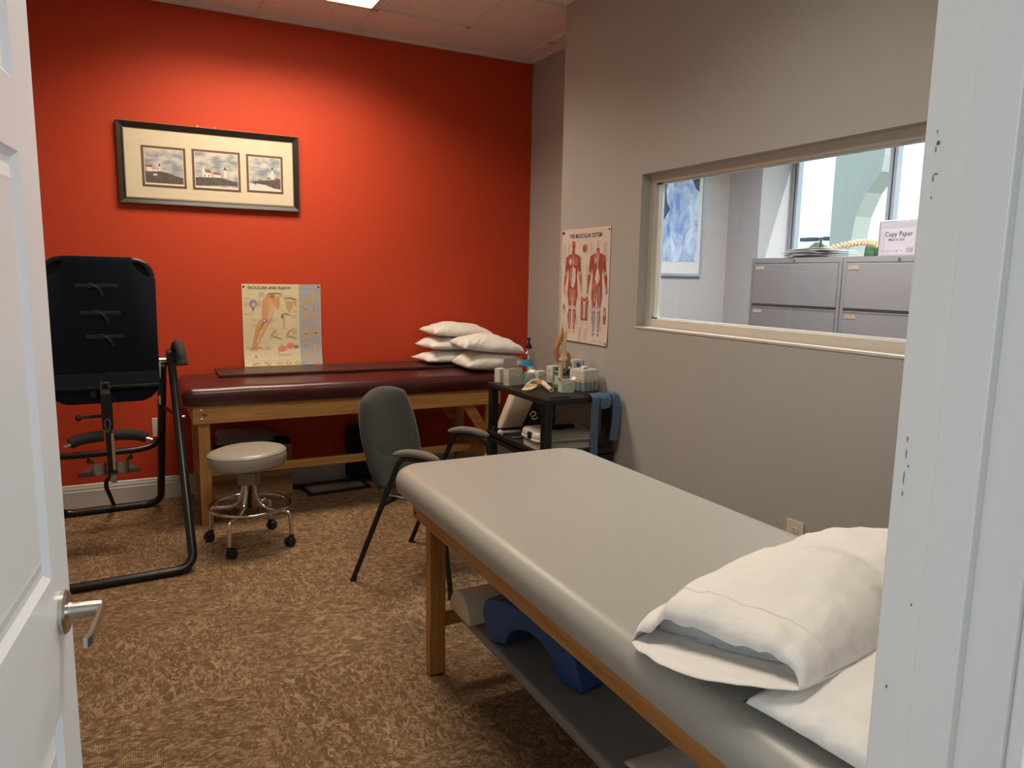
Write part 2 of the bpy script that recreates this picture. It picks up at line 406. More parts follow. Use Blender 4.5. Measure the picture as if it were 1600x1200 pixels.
bm = B(-5.2, DX0-.02, YFB, YF, 0, H+.08); box(bm, DX1+.02, 2.2, YFB, YF, 0, H+.08); box(bm, DX0-.02, DX1+.02, YFB, YF, DZ+.02, H+.08)
struct('wall_front', bm, gray_paint)
bm = B(-5.2, .2, -8.4, -8.3, 0, H+.08); box(bm, -5.3, -5.2, -8.4, YFB, 0, H+.08); box(bm, 0.1, .2, -8.4, YFB, 0, H+.08)
struct('wall_hallway', bm, hall_paint)
struct('ceiling', B(XL-.1, 2.2, YFB, .1, H+.012, H+.09), tile)
struct('ceiling_hallway', B(-5.3, .2, -8.4, YFB, H+.0, H+.08), hall_paint)
# suspended grid
G = .6096; bm = bmesh.new()
sx = [-.138-G*i for i in range(6)]; sy = [-.505-G*i for i in range(7)]
for x in sx:
    y1 = 0 if x > XN else 0
    box(bm, x-.012, x+.012, (YC if x > XN else YF), 0, H-.002, H+.013)
for y in sy: box(bm, XL, (0 if y > YC else XN), y-.012, y+.012, H-.002, H+.0125)
for (a, b, c, d) in ((XL, 0, -.022, 0), (-.022, 0, YC, 0), (XN-.022, XN, YF, YC), (XL, XL+.022, YF, 0), (XL, XN, YF, YF+.022), (XN, 0, YC, YC+.022)):
    box(bm, a, b, c, d, H-.003, H+.0135)
struct('trim_1', bm, mat('grid_white', (.80, .77, .73), .8))
# baseboards (stepped profile)
def baseboard(name, a, b, n):
    """a,b ends on the wall line; n = outward normal"""
    prof = [(0, 0), (.016, 0), (.016, .098), (.012, .104), (.012, .116), (.008, .124), (.006, .135), (0, .141)]
    a, b, n = Vector(a), Vector(b), Vector(n); bm = bmesh.new()
    A = [bm.verts.new(a+n*p+Vector((0, 0, z))) for p, z in prof]; C = [bm.verts.new(b+n*p+Vector((0, 0, z))) for p, z in prof]
    for i in range(len(prof)): j = (i+1) % len(prof); bm.faces.new((A[i], A[j], C[j], C[i]))
    bm.faces.new(A); bm.faces.new(C[::-1]); return struct(name, bm, mat('baseboard_white', (.60, .58, .55), .4))
baseboard('baseboard_back', (XL, 0, 0), (0, 0, 0), (0, -1, 0))
baseboard('baseboard_recess', (0, 0, 0), (0, YC, 0), (-1, 0, 0))
baseboard('baseboard_right', (XN, YC, 0), (XN, YF, 0), (-1, 0, 0))
baseboard('baseboard_left', (XL, 0, 0), (XL, YF, 0), (1, 0, 0))
# door jamb, stops and casing
bm = bmesh.new()
for s, x in ((1, DX1), (-1, DX0)):
    a, b = (x, x+.02) if s > 0 else (x-.02, x)
    box(bm, a, b, YFB, YF, 0, DZ+.02)
    c, d = (x-.012, x) if s > 0 else (x, x+.012)
    box(bm, c, d, YF-.083, YF-.0405, 0, DZ, .0015)
box(bm, DX0, DX1, YFB, YF, DZ, DZ+.02); box(bm, DX0, DX1, YF-.083, YF-.0405, DZ-.012, DZ, .0015)
struct('trim_2', bm, trim_white)
def casing(name, y0, y1):
    bm = bmesh.new()
    for s, x in ((1, DX1+.006), (-1, DX0-.006)):
        a, b = (x, x+.058) if s > 0 else (x-.058, x)
        box(bm, a, b, y0, y1, 0, DZ+.065, .003)
    box(bm, DX0-.006, DX1+.006, y0, y1, DZ+.007, DZ+.065, .003); return struct(name, bm, trim_white)
casing('trim_3', YF, YF+.015); casing('trim_4', YFB-.015, YFB)
# chipped paint on the strike jamb
bm = bmesh.new(); rs = random.Random(3)
def chip(y, z, w, h):
    n = 7; pts = [(w*.5*math.cos(2*PI*k/n)*rs.uniform(.6, 1.2), h*.5*math.sin(2*PI*k/n)*rs.uniform(.7, 1.2)) for k in range(n)]
    prism(bm, pts, (DX1-.0001, y, z), (0, 1, 0), (0, 0, 1), -.0004, .0002)
for z, h in ((1.592, .004), (1.575, .006), (1.548, .007), (1.53, .003), (1.29, .006), (1.275, .010), (1.25, .014), (1.232, .006)): chip(YF-.0025, z, .0012, h)
for y, z, w, h in ((-4.6105, 1.581, .004, .005), (-4.611, 1.552, .006, .0018), (-4.612, 1.262, .002, .003), (-4.612, 1.02, .002, .005), (-4.63, 1.12, .002, .003), (-4.645, 1.46, .0025, .007), (-4.674, .985, .003, .006)): chip(y, z, w, h)
struct('trim_5', bm, mat('bare_steel_chip', (.17, .15, .14), .5))

# ---------------- the open door
def door():
    d = bpy.data.objects.new('door_1', None); COL.objects.link(d); d['kind'] = 'structure'
    dd = Vector((.1153, .9933, 0)); ang = math.atan2(dd.y, dd.x)
    E = Vector((-2.868, -3.735, 0)); d.location = E-dd*.905; d.rotation_euler = (0, 0, ang)
    # local: x along the door, y = away from the seen face (left), face at y=0 looks to -y
    xs = [.12, .405, .515, .785+.012]; xs = [.108, .400, .505, .797]
    zs = [.24, .775, .99, 1.605, 1.70, 1.92]
    bm = bmesh.new()
    def face(ysign, y0):
        X = [0, xs[0], xs[1], xs[2], xs[3], .905]; Z = [.01]+zs+[2.045]
        for i in range(5):
            for j in range(7):
                x0, x1, z0, z1 = X[i], X[i+1], Z[j], Z[j+1]
                if i in (1, 3) and j in (1, 3, 5):
                    rings = [(0, 0), (.010, .0085), (.020, .0085), (.026, .006), (.040, .002), (.046, .0025)]
                    prev = None
                    for off, dp in rings:
                        r = [bm.verts.new((a, y0+ysign*dp, b)) for a, b in ((x0+off, z0+off), (x1-off, z0+off), (x1-off, z1-off), (x0+off, z1-off))]
                        if prev:
                            for k in range(4): bm.faces.new((prev[k], prev[(k+1) % 4], r[(k+1) % 4], r[k]))
                        prev = r
                    bm.faces.new(prev)
                else:
                    bm.faces.new([bm.verts.new((a, y0, b)) for a, b in ((x0, z0), (x1, z0), (x1, z1), (x0, z1))])
    face(1, 0); face(-1, .040)
    for (a, b) in (((0, .01), (.905, .01)), ((.905, .01), (.905, 2.045)), ((.905, 2.045), (0, 2.045)), ((0, 2.045), (0, .01))):
        bm.faces.new([bm.verts.new(p) for p in ((a[0], 0, a[1]), (b[0], 0, b[1]), (b[0], .04, b[1]), (a[0], .04, a[1]))])
    bmesh.ops.remove_doubles(bm, verts=bm.verts, dist=.0001)
    obj('door_panel', bm, door_white, d)
    # lever handle
    hx, hz = .843, .917
    R = Matrix.Translation((hx, 0, hz)) @ Matrix.Rotation(PI/2, 4, 'X')
    bm = bmesh.new(); lathe(bm, [(0, 0), (.034, 0), (.034, .006), (.031, .0095), (.014, .0105), (.0125, .016), (.0120, .053), (.0105, .056), (0, .056)], 40, M=R)
    h = obj('door_handle', bm, satin, d, smooth=True, angle=30)
    pts = [(hx+.004, -.054, hz+.001), (hx-.01, -.056, hz+.001), (hx-.05, -.057, hz-.001), (hx-.095, -.055, hz-.004), (hx-.112, -.050, hz-.005)]
    bm = bmesh.new(); strip(bm, cat(pts, 6), .017, .0075, (0, 0, 1)); bmesh.ops.bevel(bm, geom=[e for e in bm.edges], offset=.0015, segments=1, affect='EDGES')
    obj('lever', bm, satin, h)
    bm = B(.903, .9065, .010, .030, hz-.03, hz+.03, .001); obj('latch_plate', bm, steel, d)
    for z in (.25, 1.02, 1.85):
        bm = tube(bmesh.new(), [(-.004, -.004, z-.045), (-.004, -.004, z+.045)], .006, 10); obj('hinge', bm, satin, d, smooth=True)
    return d
door()

# ---------------- interior window in the right wall (vinyl slider)
def interior_window():
    bm = bmesh.new(); x0, x1 = -.352, -.295
    fw = .042
    box(bm, x0, x1, WY0-fw, WY0, WZ0, WZ1, .002); box(bm, x0, x1, WY1, WY1+fw, WZ0, WZ1, .002)
    box(bm, x0+.0005, x1, WY1+fw-.002, WY0-fw+.002, WZ0, WZ0+fw); box(bm, x0+.0005, x1, WY1+fw-.002, WY0-fw+.002, WZ1-fw, WZ1)
    frame = obj('window_frame', bm, mat('vinyl_white', (.62, .57, .50), .4))
    w = bpy.data.objects.new('window_1', None); COL.objects.link(w); w['kind'] = 'structure'; frame.parent = w
    bm = bmesh.new(); y0, y1 = WY0-fw, WY1+fw; z0, z1 = WZ0+fw, WZ1-fw
    for a, b in ((y0-.016, y0+.002), (y0-.036, y0-.021), (y1, y1+.024)): box(bm, -.333, -.318, a, b, z0, z1)
    box(bm, -.333, -.318, y1, y0, z0, z0+.008); box(bm, -.333, -.318, y1, y0, z1-.008, z1)
    obj('sash', bm, mat('sash_white', (.80, .84, .84), .35), w)
    bm = B(-.3155, -.3125, y1, y0-.034, z0+.003, z1-.003); obj('window_pane', bm, glass, w)
    bm = B(XN-.004, x0, WY1, WY0+.006, WZ0-.012, WZ0+.0005, .003)   # thin sill lip
    obj('window_sill', bm, mat('sill_white', (.62, .57, .50), .4), w)
interior_window()

# ---------------- ceiling lights
emit_mat = mat('troffer_lens', (.9, .9, .88), .4, emit=((1.0, .83, .62), TROFFER))
def troffer(cx, cy, label, power=None, color=(1.0, .84, .64)):
    t = thing('ceiling_light', label, 'ceiling light', (cx, cy, H-.004), group='recessed ceiling lights')
    L, Wd = 1.2192-.06, .6096-.06
    bm = bmesh.new()
    for a in ((-L/2-.017, -L/2+.012, -Wd/2-.017, Wd/2+.017), (L/2-.012, L/2+.017, -Wd/2-.017, Wd/2+.017), (-L/2, L/2, -Wd/2-.017, -Wd/2+.012), (-L/2, L/2, Wd/2-.012, Wd/2+.017)):
        box(bm, *a, -.006, .012)
    obj('fixture_frame', bm, mat('fixture_white', (.75, .72, .68), .4), t)
    l = bpy.data.lights.new('troffer_tubes', 'AREA'); l.shape = 'RECTANGLE'; l.size = L-.03; l.size_y = Wd-.03; l.energy = power or TROFFER_W; l.color = color; l.spread = math.radians(142)
    lo = bpy.data.objects.new('troffer_tubes', l); COL.objects.link(lo); lo.parent = t; lo.location = (0, 0, -.001)
    obj('diffuser', B(-L/2+.011, L/2-.011, -Wd/2+.011, Wd/2-.011, .004, .012), emit_mat, t)
troffer(-1.357-G, -.505-G/2, 'bright rectangular troffer light in the ceiling near the red wall')
troffer(-1.357-G, -.505-G*4.5, 'rectangular troffer light in the ceiling above the grey treatment table', power=23, color=(1, .90, .76))

# ---------------- office behind the window, its outer windows and what is outside
troffer(.75, -2.2, 'unseen troffer light added in the office ceiling to brighten the office behind the interior window', power=75, color=(1, .95, .92))  # added out of view to brighten the office interior
YO = -.356; XO = 1.68; XG = 2.10
struct('wall_office_far', B(.1, XG, YO, YO+.1, 0, H+.08), office_paint)
bm = B(XO, XG, -.709, YO, 0, H+.08); box(bm, XO, XG, YFB, -.709, 0, .95); box(bm, XO, XG, YFB, -.709, 2.95, H+.08); box(bm, XO, XG, YFB, -4.25, .95, 2.95)
struct('wall_office_outer', bm, office_paint)
bm = bmesh.new(); wy = [-.745, -1.60, -2.46, -3.32, -4.2]
for y in wy:
    box(bm, 2.00, 2.05, y-.030, y-.008, .95, 2.95); box(bm, 2.00, 2.05, y+.008, y+.030, .95, 2.95); box(bm, 2.01, 2.04, y-.008, y+.008, .95, 2.95, mi=1)
box(bm, 2.0, 2.05, -4.25, -.709, .95, 1.0); box(bm, 2.0, 2.05, -4.25, -.709, 2.9, 2.95)
w2 = struct('window_2', bm, [mat('aluminium', (.42, .45, .50), .35, metal=.3), mat('gasket', (.03, .04, .06), .5)])
for a, b in zip(wy, wy[1:]): struct('outer_pane', B(2.022, 2.026, b+.031, a-.031, 1.001, 2.899), glass_out, w2)
struct('ground_outside', B(2.2, 90, -60, 80, -.3, -.1), mat('asphalt', (.35, .35, .34), .9, bump=(50, .3, .01)))

def filing_cabinet(y1, label, seam=True):
    Wc, D, Hc = .762, .46, 1.607
    t = thing('filing_cabinet', label, 'cabinet', (1.2, y1-Wc/2, 0), (0, 0, math.radians(.0)), group='lateral filing cabinets in the office')
    w = Wc/2-.002
    bm = B(.012, D, -w, w, .06, Hc, .003); box(bm, 0, .013, -w, -w+.022, .0, Hc, .002); box(bm, 0, .013, w-.022, w, 0, Hc, .002)
    box(bm, .0005, .0135, -w+.021, w-.021, Hc-.034, Hc-.0005); box(bm, 0, .02, -w, w, 0, .05, .002); box(bm, .0, D, -w, w, 0, .06)
    obj('cabinet_body', bm, cab_gray, t)
    bm = lathe(bmesh.new(), [(0, 0), (.009, 0), (.009, .004), (.006, .005), (0, .0045)], 20, M=Matrix.Translation((0, 0, Hc-.017)) @ Matrix.Rotation(-PI/2, 4, 'Y'))
    obj('lock', bm, steel, t, smooth=True)
    z = Hc-.040; n = 5; h = (Hc-.10)/n
    for i in range(n):
        zt = z-i*h; bm = B(-.004, .012, -w+.026, w-.026, zt-h+.024, zt, .002)
        d = obj('drawer', bm, cab_gray, t)
        obj('finger_recess', B(.006, .0125, -w+.026, w-.026, zt-h+.002, zt-h+.024), cab_dark, d)
        obj('pull_lip', B(-.006, .012, -w+.024, w-.024, zt-h-.001, zt-h+.005, .001), cab_gray, d)
        obj('label_holder', B(-.0055, -.004, w-.12, w-.045, zt-.040, zt-.017), mat('label_tan', (.55, .38, .27), .6) if not seam else mat('label_cream', (.62, .55, .42), .6), d)
    return t
filing_cabinet(-1.131, 'grey lateral filing cabinet left of its neighbour, with cream drawer labels, under the spine model')
filing_cabinet(-1.131-.766, 'grey lateral filing cabinet under the copy paper carton, with tan drawer labels', seam=False)
filing_cabinet(-1.131-.766*2, 'grey lateral filing cabinet farthest to the right, mostly hidden by the door jamb', seam=False)
CT = 1.607
# copy paper carton
def carton():
    t = thing('paper_carton', 'open white copy paper carton standing on the filing cabinets in the office', 'box', (1.44, -2.185, CT), (0, 0, math.radians(0)))
    w, d, h = .135, .13, .205
    bm = bmesh.new(); th = .004
    box(bm, -d, -d+th, -w, w, 0, h); box(bm, d-th, d, -w, w, 0, h); box(bm, -d, d, -w, -w+th, 0, h); box(bm, -d, d, w-th, w, 0, h); box(bm, -d, d, -w, w, 0, th)
    obj('carton_body', bm, carton_white, t)
    bm = bmesh.new(); prism(bm, [(-w, 0), (w, 0), (w+.012, .07), (-w-.012, .07)], (-d, 0, h+.001), (0, -1, 0), (.985, 0, .17), 0, .004)
    obj('flap', bm, carton_white, t); bm = bmesh.new()
    prism(bm, [(-.12, 0), (.12, 0), (.13, .05), (-.13, .05)], (d, 0, h+.001), (0, 1, 0), (.5, 0, .86), 0, .004)
    obj('flap', bm, carton_white, t)
    a = Art(lambda u, v, e: Vector((-d-e, -u, v)))
    a.rect(-w+.02, w-.03, .012, .165, mat('carton_panel', (.44, .39, .42), .6))
    a.text('Copy Paper', .040, -.095, .118, ink, bold=.0007, sx=.88)
    a.text('Made in USA', .021, -.068, .092, ink, bold=.0004, sx=.9)
    a.rect(-.002, .0005, .165, .205, ink_gray); a.rect(w-.031, w-.029, .012, .168, ink_gray)
    a.text('20 lb.  8.5" x 11"  5000   92', .013, -.115, .028, ink, sx=.98); a.lines(-.115, .04, .026, 1, .006, ink_gray, .002)
    a.rect(-.112, -.058, .046, .047, ink_gray); a.rect(-.112, -.058, .058, .059, ink_gray); a.text('PAPER', .009, -.108, .049, ink_gray)
    for i in range(14): a.rect(.052+i*.0032, .052+i*.0032+random.choice((.0008, .0018)), .02, .050, ink)
    a.lines(.05, .1, .062, 2, .006, ink_gray, .0012)
    a.build('carton_print', t)
    obj('packing_strip', B(-d-.0012, -d-.0005, .1, .104, 0.01, .16), ink_gray, t)
carton()
tag(obj('carton_box', B(-.11, .11, -.15, .15, 0, .245, .002), mat('tan_card', (.62, .40, .20), .8)), 'tan cardboard box standing behind the copy paper carton', 'box', loc=(1.44, -2.49, CT))
tag(obj('red_folder', B(-.03, .025, -.01, .01, 0, .05, .002), mat('red_card', (.55, .03, .05), .6)), 'small red item beside the copy paper carton', 'folder', loc=(1.29, -2.350, CT))
# papers on the cabinet
rs = random.Random(5)
for i in range(12):
    bm = bmesh.new(); n = 6; L, Wd = .279, .216; bow = .006
    g = [[bm.verts.new(((a/n-.5)*Wd, (b/n-.5)*L, bow*math.sin(PI*b/n))) for b in range(n+1)] for a in range(n+1)]
    for a in range(n):
        for b in range(n): bm.faces.new((g[a][b], g[a+1][b], g[a+1][b+1], g[a][b+1]))
    thicken(bm, .0012)
    tag(obj('paper_sheet', bm, white_paper, smooth=True), 'topmost white sheet of the untidy paper pile on the left filing cabinet' if i == 11 else 'lowest white sheet of the untidy paper pile on the left filing cabinet' if i == 0 else 'loose white sheet inside the untidy paper pile on the left filing cabinet', 'paper', 'papers on the office filing cabinet',
        loc=(1.345+rs.uniform(-.02, .02), -1.60+rs.uniform(-.09, .12), CT+.003+i*.0050), rot=rs.uniform(-.25, .25))
# spine model
def spine():
    t = thing('spine_model', 'flexible model spine with orange nerve roots lying on the filing cabinet', 'anatomical model', (1.57, -1.62, CT))
    path = cat([(0, .30, .022), (0, .20, .045), (.0, .08, .070), (0, -.04, .090), (0, -.14, .098), (0, -.22, .085), (0, -.30, .035)], 6)
    L = len(path); N = 24
    for i in range(N):
        q = i/(N-1)*(L-1); k = min(int(q), L-2); p = path[k].lerp(path[k+1], q-k); tdir = (path[k+1]-path[k]).normalized(); up = Vector((0, 0, 1)); up = (up-tdir*up.dot(tdir)).normalized(); s = tdir.cross(up)
        r = .011+.006*(1-i/(N-1)); M = Matrix((s, up, tdir)).transposed().to_4x4(); M.translation = p
        bm = bmesh.new(); lathe(bm, [(0, -.009), (r, -.009), (r*.86, 0), (r, .009), (0, .009)], 14, M=M)
        b2 = p+up*(r+.004); bar(bm, b2-up*.006, b2+up*.016-tdir*.006, .004, .010, up=tdir)
        for sg in (-1, 1): bar(bm, b2, b2+s*sg*.022+up*.006, .004, .006, up=tdir)
        v = obj('vertebra', bm, bone, t, smooth=True)
        bm = bmesh.new()
        for sg in (-1, 1): tube(bm, [p+up*.006+tdir*.012, p+s*sg*.02+up*.008+tdir*.013, p+s*sg*.028-up*.004+tdir*.013], .0025, 6)
        obj('nerve_root', bm, mat('nerve_orange', (.75, .32, .04), .5), v, smooth=True)
spine()

# framed waterfall print in the office
def office_print():
    t = thing('framed_print', 'tall silver framed print of a blue waterfall on the office wall', 'picture', (.955, YO-.001, 1.476))
    w, h, f = .45, 1.25, .022
    bm = bmesh.new()
    box(bm, -w, -w+f, -.028, 0, 0, h); box(bm, w-f, w, -.028, 0, 0, h); box(bm, -w+f, w-f, -.0275, 0, 0, f); box(bm, -w+f, w-f, -.0275, 0, h-f, h)
    obj('frame', bm, mat('silver_frame', (.45, .50, .58), .35, metal=.5), t)
    obj('mat_board', B(-w+f, w-f, -.014, 0, f, h-f), mat('mat_white', (.80, .80, .76), .8), t)
    m = bpy.data.materials.new('waterfall'); m.use_nodes = True; N = m.node_tree.nodes; L = m.node_tree.links; b = N['Principled BSDF']; b.inputs['Roughness'].default_value = .3
    tc = N.new('ShaderNodeTexCoord'); mp = N.new('ShaderNodeMapping'); mp.inputs['Scale'].default_value = (9, 1, 4.5); mp.inputs['Rotation'].default_value = (0, .35, 0); L.new(tc.outputs['Object'], mp.inputs[0])
    n = N.new('ShaderNodeTexNoise'); n.inputs['Scale'].default_value = 1; n.inputs['Detail'].default_value = 9; n.inputs['Roughness'].default_value = .7; n.inputs['Distortion'].default_value = 1.; L.new(mp.outputs[0], n.inputs['Vector'])
    r = N.new('ShaderNodeValToRGB'); r.color_ramp.elements[0].position = .36; r.color_ramp.elements[0].color = (.10, .26, .62, 1); r.color_ramp.elements[1].position = .66; r.color_ramp.elements[1].color = (.72, .84, .97, 1)
    L.new(n.outputs['Fac'], r.inputs[0]); L.new(r.outputs[0], b.inputs['Base Color'])
    obj('printed_sheet', B(-.39, .39, -.0155, -.013, .115, h-.11), m, t)
    a = Art(lambda u, v, e: Vector((u, -.0155-e, v)))
    rk = flat('rock_blue', (.035, .09, .17))
    a.poly([(-.39, .50), (-.02, .52), (.0, .62), (-.05, .66), (-.08, .85), (-.39, .9)], rk)
    a.poly([(.20, .88), (.27, .80), (.31, .77), (.35, .70), (.39, .67), (.39, .90)], rk); a.poly([(.0, .40), (.05, .44), (.10, .52), (.07, .57), (.055, .66), (.075, .80), (.06, .9), (.0, .9)], rk)
    a.poly([(-.39, .9), (-.2, .95), (.1, 1.14), (-.39, 1.14)], rk); a.poly([(.39, .8), (.39, 1.14), (.2, 1.14), (.22, .92)], rk)
    a.build('rocks', t)
office_print()

# outside: stucco pier, lamp pole, trees
pale = mat('stucco', (.50, .52, .46), .85)
bm = bmesh.new()
prism(bm, [(0, -.1), (.23, -.1), (.25, 1.75), (.30, 2.12), (.40, 2.35), (.55, 2.54), (.57, 2.7), (.57, 3.7), (0, 3.7)], (4.0, .45, 0), (0, -1, 0), (0, 0, 1), -.12, .12)  # lower right cut away so bright sky imitates a sunlit patch on the pier
tag(obj('stucco_pier', bm, pale), 'pale stucco pier outside the office windows, cut away where its sunlit patch would be', 'pillar')
def lamp(loc):
    t = thing('street_lamp', 'distant twin-headed parking lot lamp seen through the office window', 'lamp post', loc)
    m = mat('lamp_dark', (.05, .06, .08), .5)
    obj('pole', tube(bmesh.new(), [(0, 0, 0), (0, 0, 3.9)], .06, 10), m, t, smooth=True)
    for s in (-1, 1): obj('lamp_head', B(-.2, .2, s*.75-.5, s*.75+.5, 3.72, 3.92, .03), m, t)
    obj('crossarm', B(-.05, .05, -.8, .8, 3.8, 3.87), m, t)
lamp((30, 22.75, -.1))
leaf = mat('foliage', (.10, .20, .07), .8, vary=(3, .3))
for i, (y, r, lb) in enumerate(((24.6, .75, 'distant green tree left of the parking lot lamp'), (22.7, .70, 'distant green tree behind the parking lot lamp'), (20.8, .75, 'distant green tree right of the parking lot lamp'))):
    t = thing('tree', lb, 'tree', (31.8, y, .10), group='trees beyond the parking lot')
    obj('trunk', tube(bmesh.new(), [(0, 0, -.2), (0, 0, 2.6)], .12, 8), mat('bark', (.12, .09, .06), .9), t)
    bm = bmesh.new(); bmesh.ops.create_icosphere(bm, subdivisions=4, radius=r)
    for v in bm.verts: v.co *= 1+.35*noise.noise(v.co*2.2+Vector((i*9, 0, 0)))+.16*noise.noise(v.co*7); v.co.z += 2.75
    obj('crown', bm, leaf, t, smooth=True)

# ================================================================== GREY TREATMENT TABLE
def cushion_bm(x0, x1, y0, y1, z0, z1, rc, re, n=12, puff=.004):
    """upholstered slab: rounded plan corners rc, rounded edges re"""
    bm = bmesh.new(); rings = []; K = 9
    def outline(inset, z, m=n):
        r = max(rc-inset, .004); return [bm.verts.new((x, y, z)) for x, y in rrect(x0+inset, x1-inset, y0+inset, y1-inset, r, m)]
    hh = (z1-z0)
    for k in range(K+1):       # superelliptic edge
        q = -PI/2*.55+k/K*(PI/2+PI/2*.55)
        zc = z1-re; z = zc+re*math.sin(q) if q >= 0 else zc+(zc-z0)*math.sin(q)/math.sin(PI/2*.55)
        inset = re*(1-math.cos(q)) if q >= 0 else re*.35*(1-math.cos(q))
        rings.append(outline(inset, z))
    for A, C in zip(rings, rings[1:]):
        m = len(A)
        for k in range(m): bm.faces.new((A[k], A[(k+1) % m], C[(k+1) % m], C[k]))
    ins = re
    last = rings[-1]
    for q in (.03, .08, .16):
        nr = outline(ins+q, z1+puff*min(1, q/.12)); m = len(nr)
        for k in range(m): bm.faces.new((last[k], last[(k+1) % m], nr[(k+1) % m], nr[k]))
        last = nr
    bm.faces.new(last); bm.faces.new(rings[0][::-1]); return bm
def grey_table():
    X0, X1, Y0, Y1 = -1.884, -1.145, -4.42, -2.622
    cx, cy = (X0+X1)/2, (Y0+Y1)/2
    t = thing('treatment_table', 'grey vinyl treatment table on an oak frame in the foreground along the window wall', 'treatment table', (cx, cy, 0))
    x0, x1, y0, y1 = X0-cx, X1-cx, Y0-cy, Y1-cy
    obj('cushion', cushion_bm(x0-.048, x1+.048, y0-.11, y1+.145, .660, .745, .12, .048), vinyl_gray, t, smooth=True, angle=60)
    for s, x in ((1, x0), (-1, x1)):
        r = obj('side_rail', B(min(x, x+s*.022), max(x, x+s*.022), y0, y1, .575, .659, .003), oak, t)
        if s > 0:
            for y in (y1-.035, y0+.035):
                for z in (.637, .597)[:1] if False else (.597,):
                    obj('bolt', lathe(bmesh.new(), [(0, 0), (.007, 0), (.007, .002), (.004, .004), (0, .004)], 16, M=Matrix.Translation((x, y, z)) @ Matrix.Rotation(-PI/2, 4, 'Y')), mat('bolt_dark', (.05, .05, .05), .35, metal=.8), r, smooth=True)
    for y in (y0, y1-.022): obj('end_rail', B(x0+.022, x1-.022, y, y+.022, .575, .659, .003), oak_x, t)
    for lx in (x0+.0225, x1-.0225-.060):
        for ly in (y0+.025, y1-.1215):
            l = obj('leg', B(lx, lx+.060, ly, ly+.044, .006, .658, .003), oak_leg, t)
            obj('foot_pad', B(lx+.006, lx+.054, ly+.005, ly+.039, 0, .007, .001), black_plastic, l)
    for ly in (y0+.025, y1-.1215):
        q = ly+.009
        obj('stretcher', B(x0+.0830, x1-.0830, q, q+.024, .182, .240, .003), oak_x, t)
    obj('lower_shelf', cushion_bm(x0+.105, x1-.105, y0+.05, y1-.15, .241, .272, .03, .013, puff=0), shelf_gray, t, smooth=True, angle=60)
grey_table()
# beige half bolster lying across the shelf's far end
def bolster():
    prof = [(-.085, 0), (.085, 0), (.088, .012), (.078, .045), (.055, .075), (.02, .092), (-.02, .092), (-.055, .075), (-.078, .045), (-.088, .012)]
    bm = bmesh.new(); prism(bm, prof, (0, 0, 0), (0, 1, 0), (0, 0, 1), 0, .50, bevel=.006, seg=3)
    tag(obj('bolster', bm, beige_foam, smooth=True, angle=50), 'beige half-round bolster on the shelf under the grey treatment table', 'bolster', loc=(-1.800, -2.862, .2735), rot=0)
bolster()
# blue moulded bridge-shaped leg rest
def blue_rest():
    L, Hh = .44, .16
    top = [(-L/2, .085), (-L/2+.010, .128), (-L/2+.040, .148), (-L/2+.12, Hh), (0, Hh+.003), (L/2-.13, Hh-.004), (L/2-.055, .135), (L/2-.022, .095)]
    right = [(L/2+.015, .010), (L/2+.008, 0), (L/2-.075, 0), (L/2-.083, .012)]
    arch = []
    for k in range(13):
        a = k/12*PI; arch.append((.008+.108*math.cos(a), .018+.082*math.sin(a)))
    left = [(-L/2+.083-.005, .010), (-L/2+.078, 0), (-L/2+.040, 0), (-L/2+.032, .008)]
    poly = top+right+arch+left
    bm = bmesh.new(); prism(bm, poly, (0, 0, 0), (1, 0, 0), (0, 0, 1), -.26, 0, bevel=.009, seg=3)
    tag(obj('leg_rest', bm, blue_foam, smooth=True, angle=38), 'blue moulded bridge-shaped leg rest on the shelf under the grey treatment table', 'leg rest', loc=(-1.735, -3.235, .2735), rot=math.atan2(-.40, .10))
blue_rest()

# ---------------------------------------------------------------- pillows
def pillow_bm(L, Wd, T, seed, flat=.55, pinch=.07, wr=.006, n=44, seam=True):
    bm = bmesh.new(); top = {}; bot = {}
    for i in range(n+1):
        for j in range(n+1):
            u = -1+2*i/n; v = -1+2*j/n
            u = math.copysign(abs(u)**.8, u); v = math.copysign(abs(v)**.8, v)
            h = (max(0, 1-abs(u)**2.4)*max(0, 1-abs(v)**2.4))**.48
            x = L/2*u*(1-pinch*(1-v*v)); y = Wd/2*v*(1-pinch*(1-u*u))
            p = Vector((x*6, y*6, seed*3.1)); w = noise.noise(p)*wr*1.6
            e = 1-h; a = math.atan2(v, u)   # radial gathers near the seams
            w += wr*1.3*e*noise.noise(Vector((math.cos(a)*9, math.sin(a)*9, seed+h*2)))
            w += wr*.8*abs(noise.noise(p*2.3))
            z = T*h*(1-flat*.5)+w*min(1, h*4)
            top[i, j] = bm.verts.new((x, y, z+.004)); 
            if 0 < i < n and 0 < j < n: bot[i, j] = bm.verts.new((x, y, -T*h*flat*.5+w*.2*min(1, h*3)))
            else: bot[i, j] = top[i, j]
    for i in range(n):
        for j in range(n):
            bm.faces.new((top[i, j], top[i+1, j], top[i+1, j+1], top[i, j+1]))
            try: bm.faces.new((bot[i, j+1], bot[i+1, j+1], bot[i+1, j], bot[i, j]))
            except ValueError: pass
    return bm
def pillow(label, L, Wd, T, seed, loc, rot, group=None, **k):
    o = obj('pillow', pillow_bm(L, Wd, T, seed, **k), cotton, smooth=True, angle=180); tag(o, label, 'pillow', group, loc, rot)
    return o
